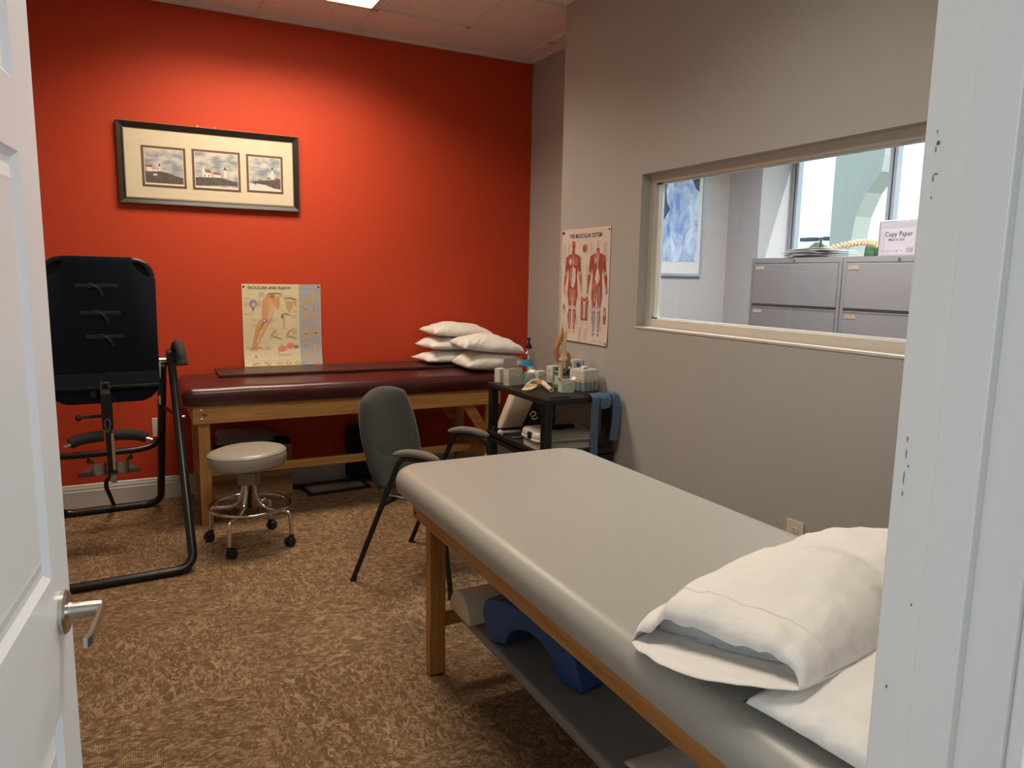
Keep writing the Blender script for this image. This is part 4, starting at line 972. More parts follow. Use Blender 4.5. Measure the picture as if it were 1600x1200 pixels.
# ================================================================== LIGHTHOUSE PICTURE
def lighthouse_picture():
    xc, w, zb, h = -2.267, 1.052, 1.845, .478
    t = thing('framed_picture', 'wide black-framed picture with three lighthouse prints on the red wall', 'picture', (xc, -.003, zb), (0, math.radians(.0), 0))
    fw, d = .040, .026
    bm = bmesh.new()
    for s in (0, 1):
        for a in range(4):
            pass
    def ring(o0, o1, y0, y1, bmx):   # mitred ring
        c0 = [(-w/2+o0, o0), (w/2-o0, o0), (w/2-o0, h-o0), (-w/2+o0, h-o0)]; c1 = [(-w/2+o1, o1), (w/2-o1, o1), (w/2-o1, h-o1), (-w/2+o1, h-o1)]
        for k in range(4):
            k2 = (k+1) % 4; v = [bmx.verts.new((p[0], y, p[1])) for p, y in ((c0[k], y0), (c0[k2], y0), (c1[k2], y1), (c1[k], y1))]; bmx.faces.new(v)
    ring(0, 0, 0, -d+.004, bm); ring(0, .004, -d+.004, -d, bm); ring(.004, fw-.010, -d, -d+.010, bm); ring(fw-.010, fw-.010, -d+.010, -d+.006, bm); ring(fw-.010, fw, -d+.006, -d+.012, bm); ring(fw, fw, -d+.012, -.004, bm)
    bmesh.ops.remove_doubles(bm, verts=bm.verts, dist=.00001)
    fr = obj('frame', bm, mat('frame_black', (.022, .018, .014), .4, bump=(90, .4, .001), vary=(120, .2)), t)
    bm = bmesh.new(); ring(.0, .0025, -d+.0035, -d-.0003, bm); ring(fw-.0035, fw-.0005, -d+.0085, -d+.0110, bm); obj('gilt_edge', bm, mat('gilt_brown', (.34, .22, .11), .4), fr)
    obj('mat_board', B(-w/2+fw-.003, w/2-fw+.003, -.013, -.002, fw-.003, h-fw+.003), mat('mat_cream', (.72, .63, .47), .8), t)
    sky = bpy.data.materials.new('print_sky'); sky.use_nodes = True; N = sky.node_tree.nodes; L = sky.node_tree.links; b = N['Principled BSDF']; b.inputs['Roughness'].default_value = .6
    tc = N.new('ShaderNodeTexCoord'); mp = N.new('ShaderNodeMapping'); mp.inputs['Scale'].default_value = (12, 1, 26); L.new(tc.outputs['Object'], mp.inputs[0]); n = N.new('ShaderNodeTexNoise'); n.inputs['Scale'].default_value = 1; n.inputs['Detail'].default_value = 6; L.new(mp.outputs[0], n.inputs['Vector'])
    r = N.new('ShaderNodeValToRGB'); r.color_ramp.elements[0].position = .38; r.color_ramp.elements[0].color = (.23, .27, .33, 1); r.color_ramp.elements[1].position = .62; r.color_ramp.elements[1].color = (.62, .58, .52, 1); L.new(n.outputs['Fac'], r.inputs[0]); L.new(r.outputs[0], b.inputs['Base Color'])
    rock = mat('print_rock', (.19, .16, .14), .8, vary=(55, .42)); rockd = flat('print_rock_dark', (.07, .06, .06)); white = flat('print_white', (.72, .68, .62)); roof = flat('print_roof', (.33, .09, .08)); brown = mat('mat_brown', (.13, .085, .05), .7); sea = flat('print_surf', (.66, .64, .6)); top = flat('print_topsky', (.25, .32, .42))
    # u positions of the three windows (frame coordinates from the left outer edge)
    for (u0, u1, v0, v1, kind, lb) in ((.128, .372, .105, .345, 0, 'print of a lighthouse left of a dark headland'), (.407, .688, .105, .348, 1, 'print of a white lighthouse with red-roofed houses'), (.725, .950, .110, .345, 2, 'print of a tall lighthouse above surf')):
        u0 -= w/2; u1 -= w/2
        f = obj('print', B(u0, u1, -.0145, -.0125, v0, v1), brown, t, label=lb)
        a = Art(lambda u, v, e: Vector((u, -.0145-e, v))); q = .014
        x0, x1, y0, y1 = u0+q, u1-q, v0+q, v1-q; a.rect(x0-.003, x1+.003, y0-.003, y1+.003, flat('mat_redline', (.30, .10, .06))); a.rect(x0, x1, y0-.001, y1, white)
        W_ = x1-x0; Hh = y1-y0; a.rect(x0+.003, x1-.003, y0+.009, y1-.003, sky)
        P = lambda p: [(x0+.003+(W_-.006)*px, y0+.009+(Hh-.012)*py) for px, py in p]
        def tower(cx, by, hh, ww):
            a.poly(P([(cx-ww, by), (cx+ww, by), (cx+ww*.7, by+hh), (cx-ww*.7, by+hh)]), white); a.poly(P([(cx-ww*1.2, by+hh), (cx+ww*1.2, by+hh), (cx+ww*1.2, by+hh+.02), (cx-ww*1.2, by+hh+.02)]), rockd); a.poly(P([(cx-ww*.5, by+hh+.02), (cx+ww*.5, by+hh+.02), (cx+ww*.5, by+hh+.07), (cx, by+hh+.10), (cx-ww*.5, by+hh+.07)]), rockd)
        if kind == 0:
            a.poly(P([(0, .0), (0, .34), (.3, .36), (.55, .33), (.8, .24), (1, .20), (1, 0)]), rock); tower(.38, .35, .15, .030)
            a.poly(P([(.04, .33), (.04, .47), (.19, .47), (.19, .33)]), white); a.poly(P([(.02, .46), (.06, .52), (.18, .52), (.21, .46)]), roof); a.poly(P([(.2, .34), (.2, .40), (.33, .40), (.33, .34)]), white); a.poly(P([(.2, .22), (.21, .27), (.31, .28), (.31, .22)]), sea)
            for k in range(14): cu, cv = random.uniform(.05, .9), random.uniform(.02, .2); a.poly(P([(cu, cv), (cu+.08, cv+.01), (cu+.05, cv+.04)]), rockd)
        elif kind == 1:
            a.poly(P([(0, 0), (0, .25), (.3, .29), (.55, .29), (.8, .22), (1, .18), (1, .05), (.7, .05)]), rock); tower(.70, .28, .24, .040)
            a.poly(P([(.16, .27), (.16, .42), (.38, .42), (.38, .27)]), white); a.poly(P([(.13, .42), (.19, .52), (.34, .50), (.40, .40)]), roof); a.poly(P([(.42, .28), (.42, .38), (.60, .38), (.60, .28)]), white); a.poly(P([(.40, .37), (.45, .45), (.57, .43), (.62, .36)]), roof); a.poly(P([(.2, .30), (.2, .34), (.23, .34), (.23, .30)]), rockd); a.poly(P([(.3, .30), (.3, .34), (.33, .34), (.33, .30)]), rockd); a.poly(P([(.14, .42), (.19, .55), (.25, .42)]), white)
            for k in range(12): cu, cv = random.uniform(.05, .85), random.uniform(.05, .2); a.poly(P([(cu, cv), (cu+.09, cv-.01), (cu+.04, cv+.025)]), rockd)
        else:
            a.poly(P([(0, .0), (0, .14), (.3, .17), (1, .17), (1, 0)]), sea); a.poly(P([(.02, .2), (.25, .26), (.5, .28), (.75, .32), (1, .36), (1, .02), (.8, .04), (.5, .14), (.2, .17)]), rock); tower(.74, .34, .30, .036)
            a.poly(P([(.56, .33), (.56, .38), (.68, .38), (.68, .33)]), roof); a.poly(P([(.82, .34), (.82, .39), (.95, .39), (.95, .34)]), roof)
            for k in range(14): cu, cv = random.uniform(.1, .9), random.uniform(.14, .28); a.poly(P([(cu, cv), (cu+.09, cv-.02), (cu+.05, cv+.03)]), rockd)
        a.build('print_artwork', f)
    for i, x in enumerate((-.079, .021)):
        tag(obj('nail', tube(bmesh.new(), [(0, .002, 0), (0, -.012, .003)], .003, 8), mat('brass', (.7, .45, .18), .3, metal=1.), smooth=True), ('left' if i == 0 else 'right')+' one of two small nails in the red wall above the lighthouse picture', 'nail', 'nails above the lighthouse picture', loc=(xc+x, -.001, zb+h+.006))
lighthouse_picture()

def outlet(loc, rot, label, w=.078, h=.122):
    """faces local -y"""
    t = thing('outlet', label, 'outlet', loc, rot)
    obj('cover_plate', B(-w/2, w/2, -.006, 0, 0, h, .0025), ivory, t)
    for z in (h*.33, h*.67):
        bm = bmesh.new(); prism(bm, rrect(-.017, .017, -.014, .014, .011), (0, -.006, z), (1, 0, 0), (0, 0, 1), 0, .0022); r = obj('receptacle', bm, ivory, t)
        for a in ((-.0075, -.0055, .001, .009), (.0055, .0075, .001, .008), (-.002, .002, -.009, -.005)):
            obj('slot', B(a[0], a[1], -.0086, -.008, z+a[2], z+a[3]), ink, r)
    obj('screw', lathe(bmesh.new(), [(0, 0), (.003, 0), (.002, .001), (0, .001)], 10, M=Matrix.Translation((0, -.006, h/2)) @ Matrix.Rotation(PI/2, 4, 'X')), ivory, t)
outlet((XN-.0005, -3.0242-.0424, .4897-.125), (0, 0, -PI/2), 'ivory double outlet on the grey wall behind the grey treatment table', w=.085, h=.125)
outlet((-2.648, -.0005, .405), (0, 0, 0), 'ivory outlet on the red wall behind the inversion table frame', w=.075, h=.120)

# ================================================================== STOOL
def stool():
    t = thing('rolling_stool', 'round grey vinyl stool on chrome legs with black casters', 'stool', (-2.252, -1.075, 0), (0, 0, 0))
    bm = lathe(bmesh.new(), [(0, .0), (.165, .0), (.188, .006), (.198, .022), (.200, .052), (.1965, .074), (.188, .086), (.165, .094), (.10, .098), (0, .099)], 56)
    s = obj('seat', bm, mat('stool_vinyl', (.33, .30, .265), .33, bump=(300, .06, .0006), vary=(4, .04)), t, smooth=True, angle=60); s.location = (0, 0, .430); s.rotation_euler = (math.radians(-1.2), math.radians(-2.6), 0)
    for r, z in ((.1955, .0765), (.1945, .018)):
        o = obj('piping', tube(bmesh.new(), [(r*math.cos(2*PI*k/56), r*math.sin(2*PI*k/56), z) for k in range(56)], .0022, 6, closed=True, up=(0, 0, 1)), mat('stool_vinyl', (0, 0, 0)), s, smooth=True)
    obj('post', tube(bmesh.new(), [(0, 0, .20), (0, 0, .432)], .013, 16), black_metal, t, smooth=True)
    obj('hub_collar', lathe(bmesh.new(), [(0, .335), (.060, .335), (.061, .338), (.061, .398), (.058, .402), (0, .403)], 6 if False else 8, M=Matrix.Rotation(PI/8, 4, 'Z')), mat('collar_steel', (.30, .29, .28), .35, metal=.8), t)
    obj('foot_ring', tube(bmesh.new(), [(.205*math.cos(2*PI*k/60), .205*math.sin(2*PI*k/60), .217) for k in range(60)], .0088, 12, closed=True, up=(0, 0, 1)), chrome, t, smooth=True)
    for k, (px, py) in enumerate(((-2.441, -.947), (-2.392, -1.278), (-2.058, -1.196), (-2.116, -.881))):
        a = math.atan2(py+1.075, px+2.252); c, sn = math.cos(a), math.sin(a)
        P = lambda r, z: (c*r, sn*r, z)
        bm = tube(bmesh.new(), smooth_path([P(.030, .338), P(.032, .30), P(.060, .215), P(.13, .192), P(.222, .190), P(.2255, .120), P(.226, .062)], .05, 7), .0115, 14)
        l = obj('leg', bm, chrome, t, smooth=True)
        M = Matrix.Translation(P(.226, 0)) @ Matrix.Rotation(a+.9+k*1.7, 4, 'Z')
        bm = bmesh.new()
        for sd in (-1, 1): lathe(bm, [(0, -.007), (.022, -.007), (.024, -.004), (.024, .004), (.022, .007), (0, .007)], 22, M=M @ Matrix.Translation((.012, sd*.013, .0245)) @ Matrix.Rotation(PI/2, 4, 'X'))
        prism(bm, [(.012+.028*math.cos(q*PI/10), .028*math.sin(q*PI/10)) for q in range(0, 11)]+[(-.016, .0), (-.012, .045), (.010, .048)][:1], M @ Vector((0, .006, .030)), M.to_3x3() @ Vector((1, 0, 0)), (0, 0, 1), 0, .012)
        lathe(bm, [(0, .044), (.013, .044), (.013, .064), (0, .064)], 12, M=M)
        obj('caster', bm, black_plastic, l, smooth=True, angle=35)
stool()

# ================================================================== ARMCHAIR
def armchair():
    th = math.atan2(-.665, -.747)
    t = thing('armchair', 'charcoal fabric armchair with a black tube frame standing between the two treatment tables', 'chair', (-1.674, -1.595, 0), (0, 0, th))
    # local: x = chair's right/left (near side is +x), y = facing
    def shell(w, h, d, rt, rb, seed, dish=.02, crease=False):
        bm = bmesh.new(); n, m = 30, 34; F, Bk = {}, {}
        for i in range(n+1):
            for j in range(m+1):
                u, v = -1+2*i/n, -1+2*j/m
                # superellipse mapping of the square to a rounded panel
                uu = u*math.sqrt(1-.42*v*v*(rt if v > 0 else rb)); vv = v*math.sqrt(1-.30*u*u*(rt if v > 0 else rb))
                e = max(abs(u), abs(v)); h_ = max(0, 1-e**5)**.5
                cr = 0
                if crease:
                    cv = -.38+.42*u*u; cr = -.008*math.exp(-((vv-cv)/.045)**2)*(1 if abs(u) < .8 else 0)
                F[i, j] = bm.verts.new((uu*w/2, d/2*h_-dish*(1-u*u)*.6+dish*.2+cr, vv*h/2)); Bk[i, j] = bm.verts.new((uu*w/2, -d/2*h_-dish*(1-u*u)*.6+dish*.2, vv*h/2)) if 0 < i < n and 0 < j < m else F[i, j]
        for i in range(n):
            for j in range(m):
                bm.faces.new((F[i, j], F[i+1, j], F[i+1, j+1], F[i, j+1]))
                bm.faces.new((Bk[i, j+1], Bk[i+1, j+1], Bk[i+1, j], Bk[i, j]))
        return bm
    b = obj('backrest', shell(.510, .500, .062, 1., .75, 1, crease=True), fabric_gray, t, smooth=True, angle=180); b.location = (0, .045, .655); b.rotation_euler = (math.radians(14), 0, 0)
    bm = shell(.47, .44, .085, .7, .9, 2, dish=.0)
    s = obj('seat', bm, fabric_taupe, t, smooth=True, angle=180); s.location = (0, .395, .452); s.rotation_euler = (math.radians(-88), 0, 0)
    R = .0125
    for sg in (1, -1):
        x = sg*.283
        pts = smooth_path([(x, 0, .006), (x, .262, .633), (x, .445, .622), (x, .517, .006)], .055, 7)
        l = obj('side_frame', tube(bmesh.new(), pts, R, 12), black_metal, t, smooth=True)
        pad = bmesh.new(); pp = cat([(x, .222, .640), (x, .30, .654), (x, .38, .652), (x, .455, .636)], 7); n = len(pp)
        tube(pad, pp, [max(.004, .021*math.sqrt(max(0, 1-abs(-1+2*k/(n-1))**4))) for k in range(n)], 14, sx=.85, sy=1.25, up=(0, 0, 1))
        obj('arm_pad', pad, fabric_taupe, t, smooth=True, angle=80)
        for y in (0, .517): obj('glide', lathe(bmesh.new(), [(0, 0), (.015, 0), (.015, .012), (0, .012)], 12, c=(x, y, 0)), black_plastic, l, smooth=True)
        # curved support from the backrest down and under the seat
        pts = smooth_path([(sg*.185, -.002, .70), (sg*.185, .078, .46), (sg*.185, .125, .412), (sg*.185, .47, .402)], .06, 7)
        obj('back_support', tube(bmesh.new(), pts, .011, 10, sx=.6, sy=1.3), black_metal, t, smooth=True)
    for y, z in ((.165, .395), (.46, .390)):
        obj('crossbar', tube(bmesh.new(), [(-.283, y, z), (.283, y, z)], .011, 10), black_metal, t, smooth=True)
    obj('seat_rail', tube(bmesh.new(), [(.283, .150, .385), (.283, .47, .40)], .009, 10), black_metal, t, smooth=True) if False else None
armchair()

# ================================================================== INVERSION TABLE
def inversion_table():
    t = thing('inversion_table', 'black tube inversion table with a navy padded bed standing upright by the red wall', 'exercise equipment', (-2.903, -.782, 0), (0, 0, math.radians(3)))
    W2 = .318; r = .0215
    # front and rear U-frames
    pts = smooth_path([(W2, -.02, .955), (W2, -.600, r), (-W2, -.600, r), (-W2, -.02, .955)], .085, 8)
    obj('front_frame', tube(bmesh.new(), pts, r, 16), black_metal, t, smooth=True)
    pts = smooth_path([(W2-.045, .0, .955), (W2-.045, .600, r), (-W2+.045, .600, r), (-W2+.045, .0, .955)], .085, 8)
    rf = obj('rear_frame', tube(bmesh.new(), pts, r, 16), black_metal, t, smooth=True)
    yb = .30; pts = cat([(W2-.045, yb, .490), (W2-.10, yb-.050, .463), (W2-.17, yb-.07, .452), (0, yb-.075, .449), (-W2+.12, yb-.072, .449), (-W2+.07, yb-.06, .455), (-W2+.045, yb, .490)], 6)
    obj('curved_crossbar', tube(bmesh.new(), pts, .018, 14), black_metal, t, smooth=True)
    for sg in (1, -1):
        x = sg*W2
        bm = bmesh.new(); prism(bm, rrect(-.035, .035, -.045, .045, .02), (x-sg*.02 if False else x, .0, .985), (0, 1, 0), (0, 0, 1), -.024, .024, bevel=.006)
        h = obj('pivot_cover', bm, black_plastic, t, smooth=True)
        pts = cat([(x+sg*.018, .025, .985), (x+sg*.024, -.01, 1.048), (x+sg*.030, -.085, 1.062), (x+sg*.034, -.150, 1.02), (x+sg*.036, -.168, .965)], 7)
        obj('hand_grip', tube(bmesh.new(), pts, [.020]*3+[.024]*(len(pts)-6)+[.028, .030, .030], 14), black_foam, h, smooth=True)
        bm = bmesh.new(); tube(bm, [(x-sg*.024, 0, .978), (x-sg*.082, 0, .978)], .009, 10)
        obj('pivot_pin', bm, chrome, t, smooth=True)
        bm = bmesh.new(); bar(bm, (x-sg*.060, -.02, .975), (x-sg*.064, -.02, .885), .006, .012, up=(1, 0, 0)); bar(bm, (x-sg*.068, -.02, .80), (x-sg*.068, -.02, .74), .008, .010, up=(1, 0, 0))
        obj('roller_hinge', bm, chrome, t)
        obj('hinge_plate', B(min(x-sg*.058, x-sg*.078), max(x-sg*.058, x-sg*.078), -.035, -.015, .79, .885, .002), black_metal, t)
    # bed: tube rim with a nylon cover whose top corners are cut away
    w, zb, zt = .242, .785, 1.497; y = -.03
    rim = [(p[0], y, p[1]) for p in rrect(-w, w, zb, zt, .085, 8)]
    obj('bed_rim', tube(bmesh.new(), rim, .014, 12, closed=True), mat('rim_black', (.015, .015, .016), .18), t, smooth=True)
    def concave(cx, cz, sx, n=8):   # scooped corner
        out = []
        for k in range(n+1):
            q = k/n*PI/2; out.append((cx-sx*.082*math.cos(q) if True else 0, cz-.085*math.sin(q)))
        return out
    right = [(w+.016, zt-.085)]
    scoopR = [(w+.016-.100*(1-math.cos(q)) if False else w+.016-.105*math.sin(q*PI/16)**1.3, zt-.088+.104*(1-math.cos(q*PI/16))**1.3) for q in range(0, 9)]
    scoopL = [(-a, b) for a, b in scoopR[::-1]]
    bottom = [p for p in rrect(-w-.010, w+.010, zb-.016, zt, .10, 7) if p[1] < zb+.2]
    poly = scoopR+scoopL+bottom
    bm = bmesh.new(); prism(bm, poly, (0, y+.017, 0), (1, 0, 0), (0, 0, 1), 0, .034, bevel=.006)
    bmesh.ops.triangulate(bm, faces=[f for f in bm.faces if len(f.verts) > 6])
    pb = bmesh.new(); prism(pb, rrect(-w, w, zb, zt, .085, 8), (0, y+.016, 0), (1, 0, 0), (0, 0, 1), 0, .008); obj('bed_pad', pb, black_fabric, t)
    cov = obj('bed_cover', bm, navy, t, smooth=True, angle=35)
    for z, x0, x1 in ((1.368, -.105, .085), (1.232, -.088, .090), (1.112, -.072, .097)):
        bm = B(x0, x1, y-.0195, y-.0165, z-.009, z+.009, .001)
        s = obj('strap', bm, navy_strap, cov)
        obj('buckle', B(x0+.052, x0+.082, y-.026, y-.018, z-.014, z+.014, .003), black_plastic, s)
        strip(b2 := bmesh.new(), cat([(x0+.072, y-.024, z+.004), (x0+.095, y-.034, z-.004), (x0+.112, y-.036, z-.028), (x0+.120, y-.030, z-.052)], 5), .014, .0015, (.95, 0, .3)); obj('strap_tail', b2, navy_strap, s)
    bm = B(-w-.004, w+.012, y-.020, y-.017, .860, .925, .001); obj('lower_flap', bm, mat('navy_dark', (.004, .006, .012), .7), cov)
    obj('loop_tag', B(-.068, -.042, y-.0205, y-.0165, .800, .850, .001), navy_strap, cov)
    obj('cross_brace', B(-w-.01, w+.01, y-.040, y-.020, .846, .862, .002), black_metal, t)
    # clamp bracket and main shaft
    bm = bmesh.new(); box(bm, -.024, -.018, y-.085, y-.042, .825, .885); box(bm, .012, .018, y-.085, y-.042, .825, .885); box(bm, -.018, .012, y-.085, y-.042, .879, .885); box(bm, -.018, .012, y-.085, y-.042, .825, .850)
    obj('bracket', bm, mat('bracket_steel', (.16, .15, .14), .35, metal=.8), t)
    sh = obj('main_shaft', B(-.026, .024, y-.080, y-.030, .640, .826, .004), black_metal, t)
    obj('inner_shaft', B(-.014, .014, y-.072, y-.044, .385, .650, .002), mat('shaft_dark', (.03, .03, .03), .3, metal=.6), t)
    for k in range(6): obj('hole', lathe(bmesh.new(), [(0, 0), (.004, 0), (0, .0006)], 10, M=Matrix.Translation((0, y-.0722, .42+k*.036)) @ Matrix.Rotation(PI/2, 4, 'X')), ink, t)
    bm = tube(bmesh.new(), [(-.026, y-.055, .712), (-.075, y-.055, .710), (-.080, y-.055, .710), (-.115, y-.055, .709)], [.008, .009, .006, .007], 12); lathe(bm, [(0, -.016), (.011, -.012), (.016, 0), (.011, .012), (0, .016)], 16, c=(-.128, y-.055, .708))
    obj('pull_pin', bm, black_plastic, t, smooth=True)
    obj('tether_hook', tube(bmesh.new(), cat([(-.004, y-.088, .700), (-.016, y-.09, .68), (-.010, y-.09, .645), (-.004, y-.088, .630), (.004, y-.09, .645), (.010, y-.09, .68), (.0, y-.088, .70)], 4), .0022, 6), steel, t, smooth=True)
    obj('chrome_shaft', B(.010, .024, y-.085, y-.080, .43, .622, .001), chrome, t)
    # foam ankle rollers
    for sg in (1, -1):
        pts = cat([(sg*.022, y-.06, .608), (sg*.08, y-.062, .606), (sg*.135, y-.068, .598), (sg*.172, y-.078, .585)], 6)
        f = obj('foam_roller', tube(bmesh.new(), pts, [.026]+[.0285]*(len(pts)-2)+[.027], 18), black_foam, t, smooth=True, angle=60)
        obj('roller_rod', tube(bmesh.new(), [pts[-1]-Vector((sg*.01, 0, 0)), pts[-1]+Vector((sg*.026, -.004, -.014))], .0085, 12), chrome, f, smooth=True)
    # heel holder with two metal cups on a plate
    bm = B(-.148, .138, y-.085, y-.02, .408, .414, .001)
    obj('ankle_plate', bm, mat('plate_dark', (.07, .07, .075), .3, metal=.7), t)
    for sg in (1, -1):
        bm = bmesh.new(); lathe(bm, [(.030, -.03), (.033, -.03), (.033, .03), (.030, .03)], 20, M=Matrix.Translation((sg*.052, y-.055, .440)))
        obj('heel_cup', bm, steel, t, smooth=True, angle=40)
        bm = bmesh.new(); prism(bm, [(sg*.075, .417), (sg*.135, .417), (sg*.120, .430), (sg*.085, .450)] if sg > 0 else [(-.135, .417), (-.075, .417), (-.085, .450), (-.120, .430)], (0, y-.03, 0), (1, 0, 0), (0, 0, 1), 0, .004); obj('side_plate', bm, steel, t)
        bm = bmesh.new(); prism(bm, [(sg*.070, .47), (sg*.105, .47), (sg*.102, .505)][::sg], (0, y-.045, 0), (1, 0, 0), (0, 0, 1), 0, .006); obj('fin', bm, black_plastic, t)
    obj('shaft_foot', B(-.002, .026, y-.08, y-.045, .362, .405, .003), steel, t)
    # tether strap to the rear foot bar
    strip(bm := bmesh.new(), cat([(.002, y-.07, .40), (-.016, .05, .345), (-.022, .18, .27), (-.004, .34, .17), (.012, .50, .075), (.016, .580, .040)], 6), .022, .002, (.97, .2, 0)); obj('tether_strap', bm, black_fabric, t)
    strip(bm := bmesh.new(), cat([(.028, y-.05, .80), (.045, y-.07, .785), (.055, y-.07, .76), (.050, y-.06, .735)], 5), .008, .0015, (0, 1, 0)); obj('loose_strap', bm, black_fabric, t)
    bm = lathe(bmesh.new(), [(0, 0), (.007, 0), (.007, .012), (.004, .018), (0, .018)], 12, M=Matrix.Translation((W2+.022, -.16, .69)) @ Matrix.Rotation(PI/2, 4, 'Y')); obj('knob', bm, chrome, t, smooth=True)
    sp = bmesh.new(); bar(sp, (W2, -.185, .690), (W2-.045, .185, .66), .006, .02); bar(sp, (-W2, -.185, .690), (-W2+.045, .185, .66), .006, .02); 
    me = obj('spreader_arm', sp, black_metal, t) if False else sp.free()
    for sg in (1, -1):
        b3 = bmesh.new(); bar(b3, (sg*W2, -.165, .70), (sg*(W2-.045), .165, .70), .005, .022, up=(0, 0, 1)); obj('spreader_arm', b3, black_metal, t)
inversion_table()

# ================================================================== THINGS UNDER THE MAROON TABLE
def cardboard_box():
    t = thing('cardboard_box', 'open brown cardboard box of papers under the maroon treatment table', 'box', (-2.115, -.129, 0))
    w, d, h = .245, .083, .335; th = .005; bm = bmesh.new()
    box(bm, -w, w, -d, -d+th, 0, h); box(bm, -w, w, d-th, d, 0, h); box(bm, -w, -w+th, -d+th, d-th, 0, h); box(bm, w-th, w, -d+th, d-th, 0, h); box(bm, -w+th, w-th, -d+th, d-th, 0, th)
    bmesh.ops.subdivide_edges(bm, edges=bm.edges[:], cuts=6, use_grid_fill=True)
    for v in bm.verts: v.co += Vector((0, .004*noise.noise(v.co*9), 0)) if v.co.y < 0 else Vector()
    obj('box_body', bm, cardboard, t)
    obj('tape_strip', B(-w, w, -d-.0052, -d-.0045, .05, .10), tape, t); return t
cardboard_box()
tag(obj('black_folder', B(-.20, .20, -.065, .065, 0, .018, .003), black_fabric), 'black folder sticking out of the cardboard box beneath the loose papers', 'folder', loc=(-2.07, -.129, .3375), rot=.0)
rs = random.Random(21)
for i in range(14):
    bm = bmesh.new(); n = 6; L, Wd = .279, .150; dx = rs.uniform(-.06, .05)
    g = [[bm.verts.new(((a/n-.5)*L, (b/n-.5)*Wd, .004*math.sin(PI*b/n))) for b in range(n+1)] for a in range(n+1)]
    for a in range(n):
        for b in range(n): bm.faces.new((g[a][b], g[a+1][b], g[a+1][b+1], g[a][b+1]))
    thicken(bm, .0010)
    tag(obj('paper_sheet', bm, plum_paper, smooth=True), 'topmost paper of the messy pile on the cardboard box under the maroon table' if i == 13 else 'lowest paper of the messy pile, on the black folder under the maroon table' if i == 0 else 'loose paper inside the messy pile on the cardboard box under the maroon table', 'paper', 'papers on the cardboard box', loc=(-2.145+dx, -.129+rs.uniform(-.03, .02), .3595+i*.0052), rot=(0, 0, rs.uniform(-.12, .12)))
def floor_frame():
    t = thing('framed_picture', 'black-framed picture lying on the carpet under the maroon table', 'picture', (-1.590, -.235, .004), (math.radians(3.0), 0, math.radians(5)))
    w, h, f = .212, .105, .024; bm = bmesh.new()
    box(bm, -w, w, -h, -h+f, 0, .018, .002); box(bm, -w, w, h-f, h, 0, .018, .002); box(bm, -w, -w+f, -h+f, h-f, 0, .018, .002); box(bm, w-f, w, -h+f, h-f, 0, .018, .002)
    obj('frame', bm, mat('floor_frame_black', (.012, .012, .014), .4), t)
    obj('mat_board', B(-w+f, w-f, -h+f, h-f, .004, .009), mat('mat_taupe', (.34, .30, .26), .6), t)
    a = Art(lambda u, v, e: Vector((u, v, .009+e))); a.rect(-.08, .08, -.05, .045, flat('faded_brown', (.22, .17, .13))); a.rect(-.07, .0, -.03, .02, flat('faded_tan', (.30, .24, .18))); a.build('print', t)
    obj('picture_glass', B(-w+f, w-f, -h+f, h-f, .0125, .0135), glass, t)
floor_frame()
def black_case():
    t = thing('equipment_case', 'black fabric case under the maroon table behind the charcoal armchair', 'case', (-1.205, -.068, 0))
    obj('case_body', B(-.265, .265, -.045, .045, .018, .395, .022, seg=4), black_fabric, t, smooth=True, angle=50)
    for x in (-.23, .23):
        for y in (-.025, .025): obj('foot', B(x-.012, x+.012, y-.012, y+.012, 0, .022, .002), black_plastic, t)
    obj('handle', tube(bmesh.new(), smooth_path([(-.07, .0, .393), (-.07, 0, .42), (.07, 0, .42), (.07, 0, .393)], .02, 5), .007, 8), black_plastic, t, smooth=True)
black_case()
# leaning in the recess
bm = bmesh.new(); prism(bm, [(-.875, .002), (-.755, .002), (-.415, .640), (-.43, .69), (-.56, .735)], (0, -.82, 0), (1, 0, 0), (0, 0, 1), 0, .075, bevel=.022, seg=3)
tag(obj('folded_mat', bm, beige_foam, smooth=True, angle=45), 'beige folded mat leaning between the maroon table and the black cart', 'mat')
def black_tote():
    t = thing('tote_bag', 'black case with a small white emblem standing behind the beige mat in the recess', 'bag', (-.235, -.57, 0))
    obj('bag_body', B(-.155, .148, -.06, .05, 0, .60, .012, seg=3), black_fabric, t, smooth=True, angle=50)
    obj('white_edge', B(.1485, .156, -.055, .03, .02, .585, .002), mat('edge_white', (.68, .66, .62), .5), t)
    bm = bmesh.new(); tube(bm, cat([(-.075, -.062, .485), (-.055, -.062, .510), (-.030, -.062, .500), (-.035, -.062, .480), (-.055, -.062, .478), (-.060, -.062, .462), (-.03, -.062, .455), (-.012, -.062, .470)], 5), .0045, 6); obj('emblem', bm, mat('emblem_white', (.75, .72, .68), .6), t, smooth=True)
black_tote()

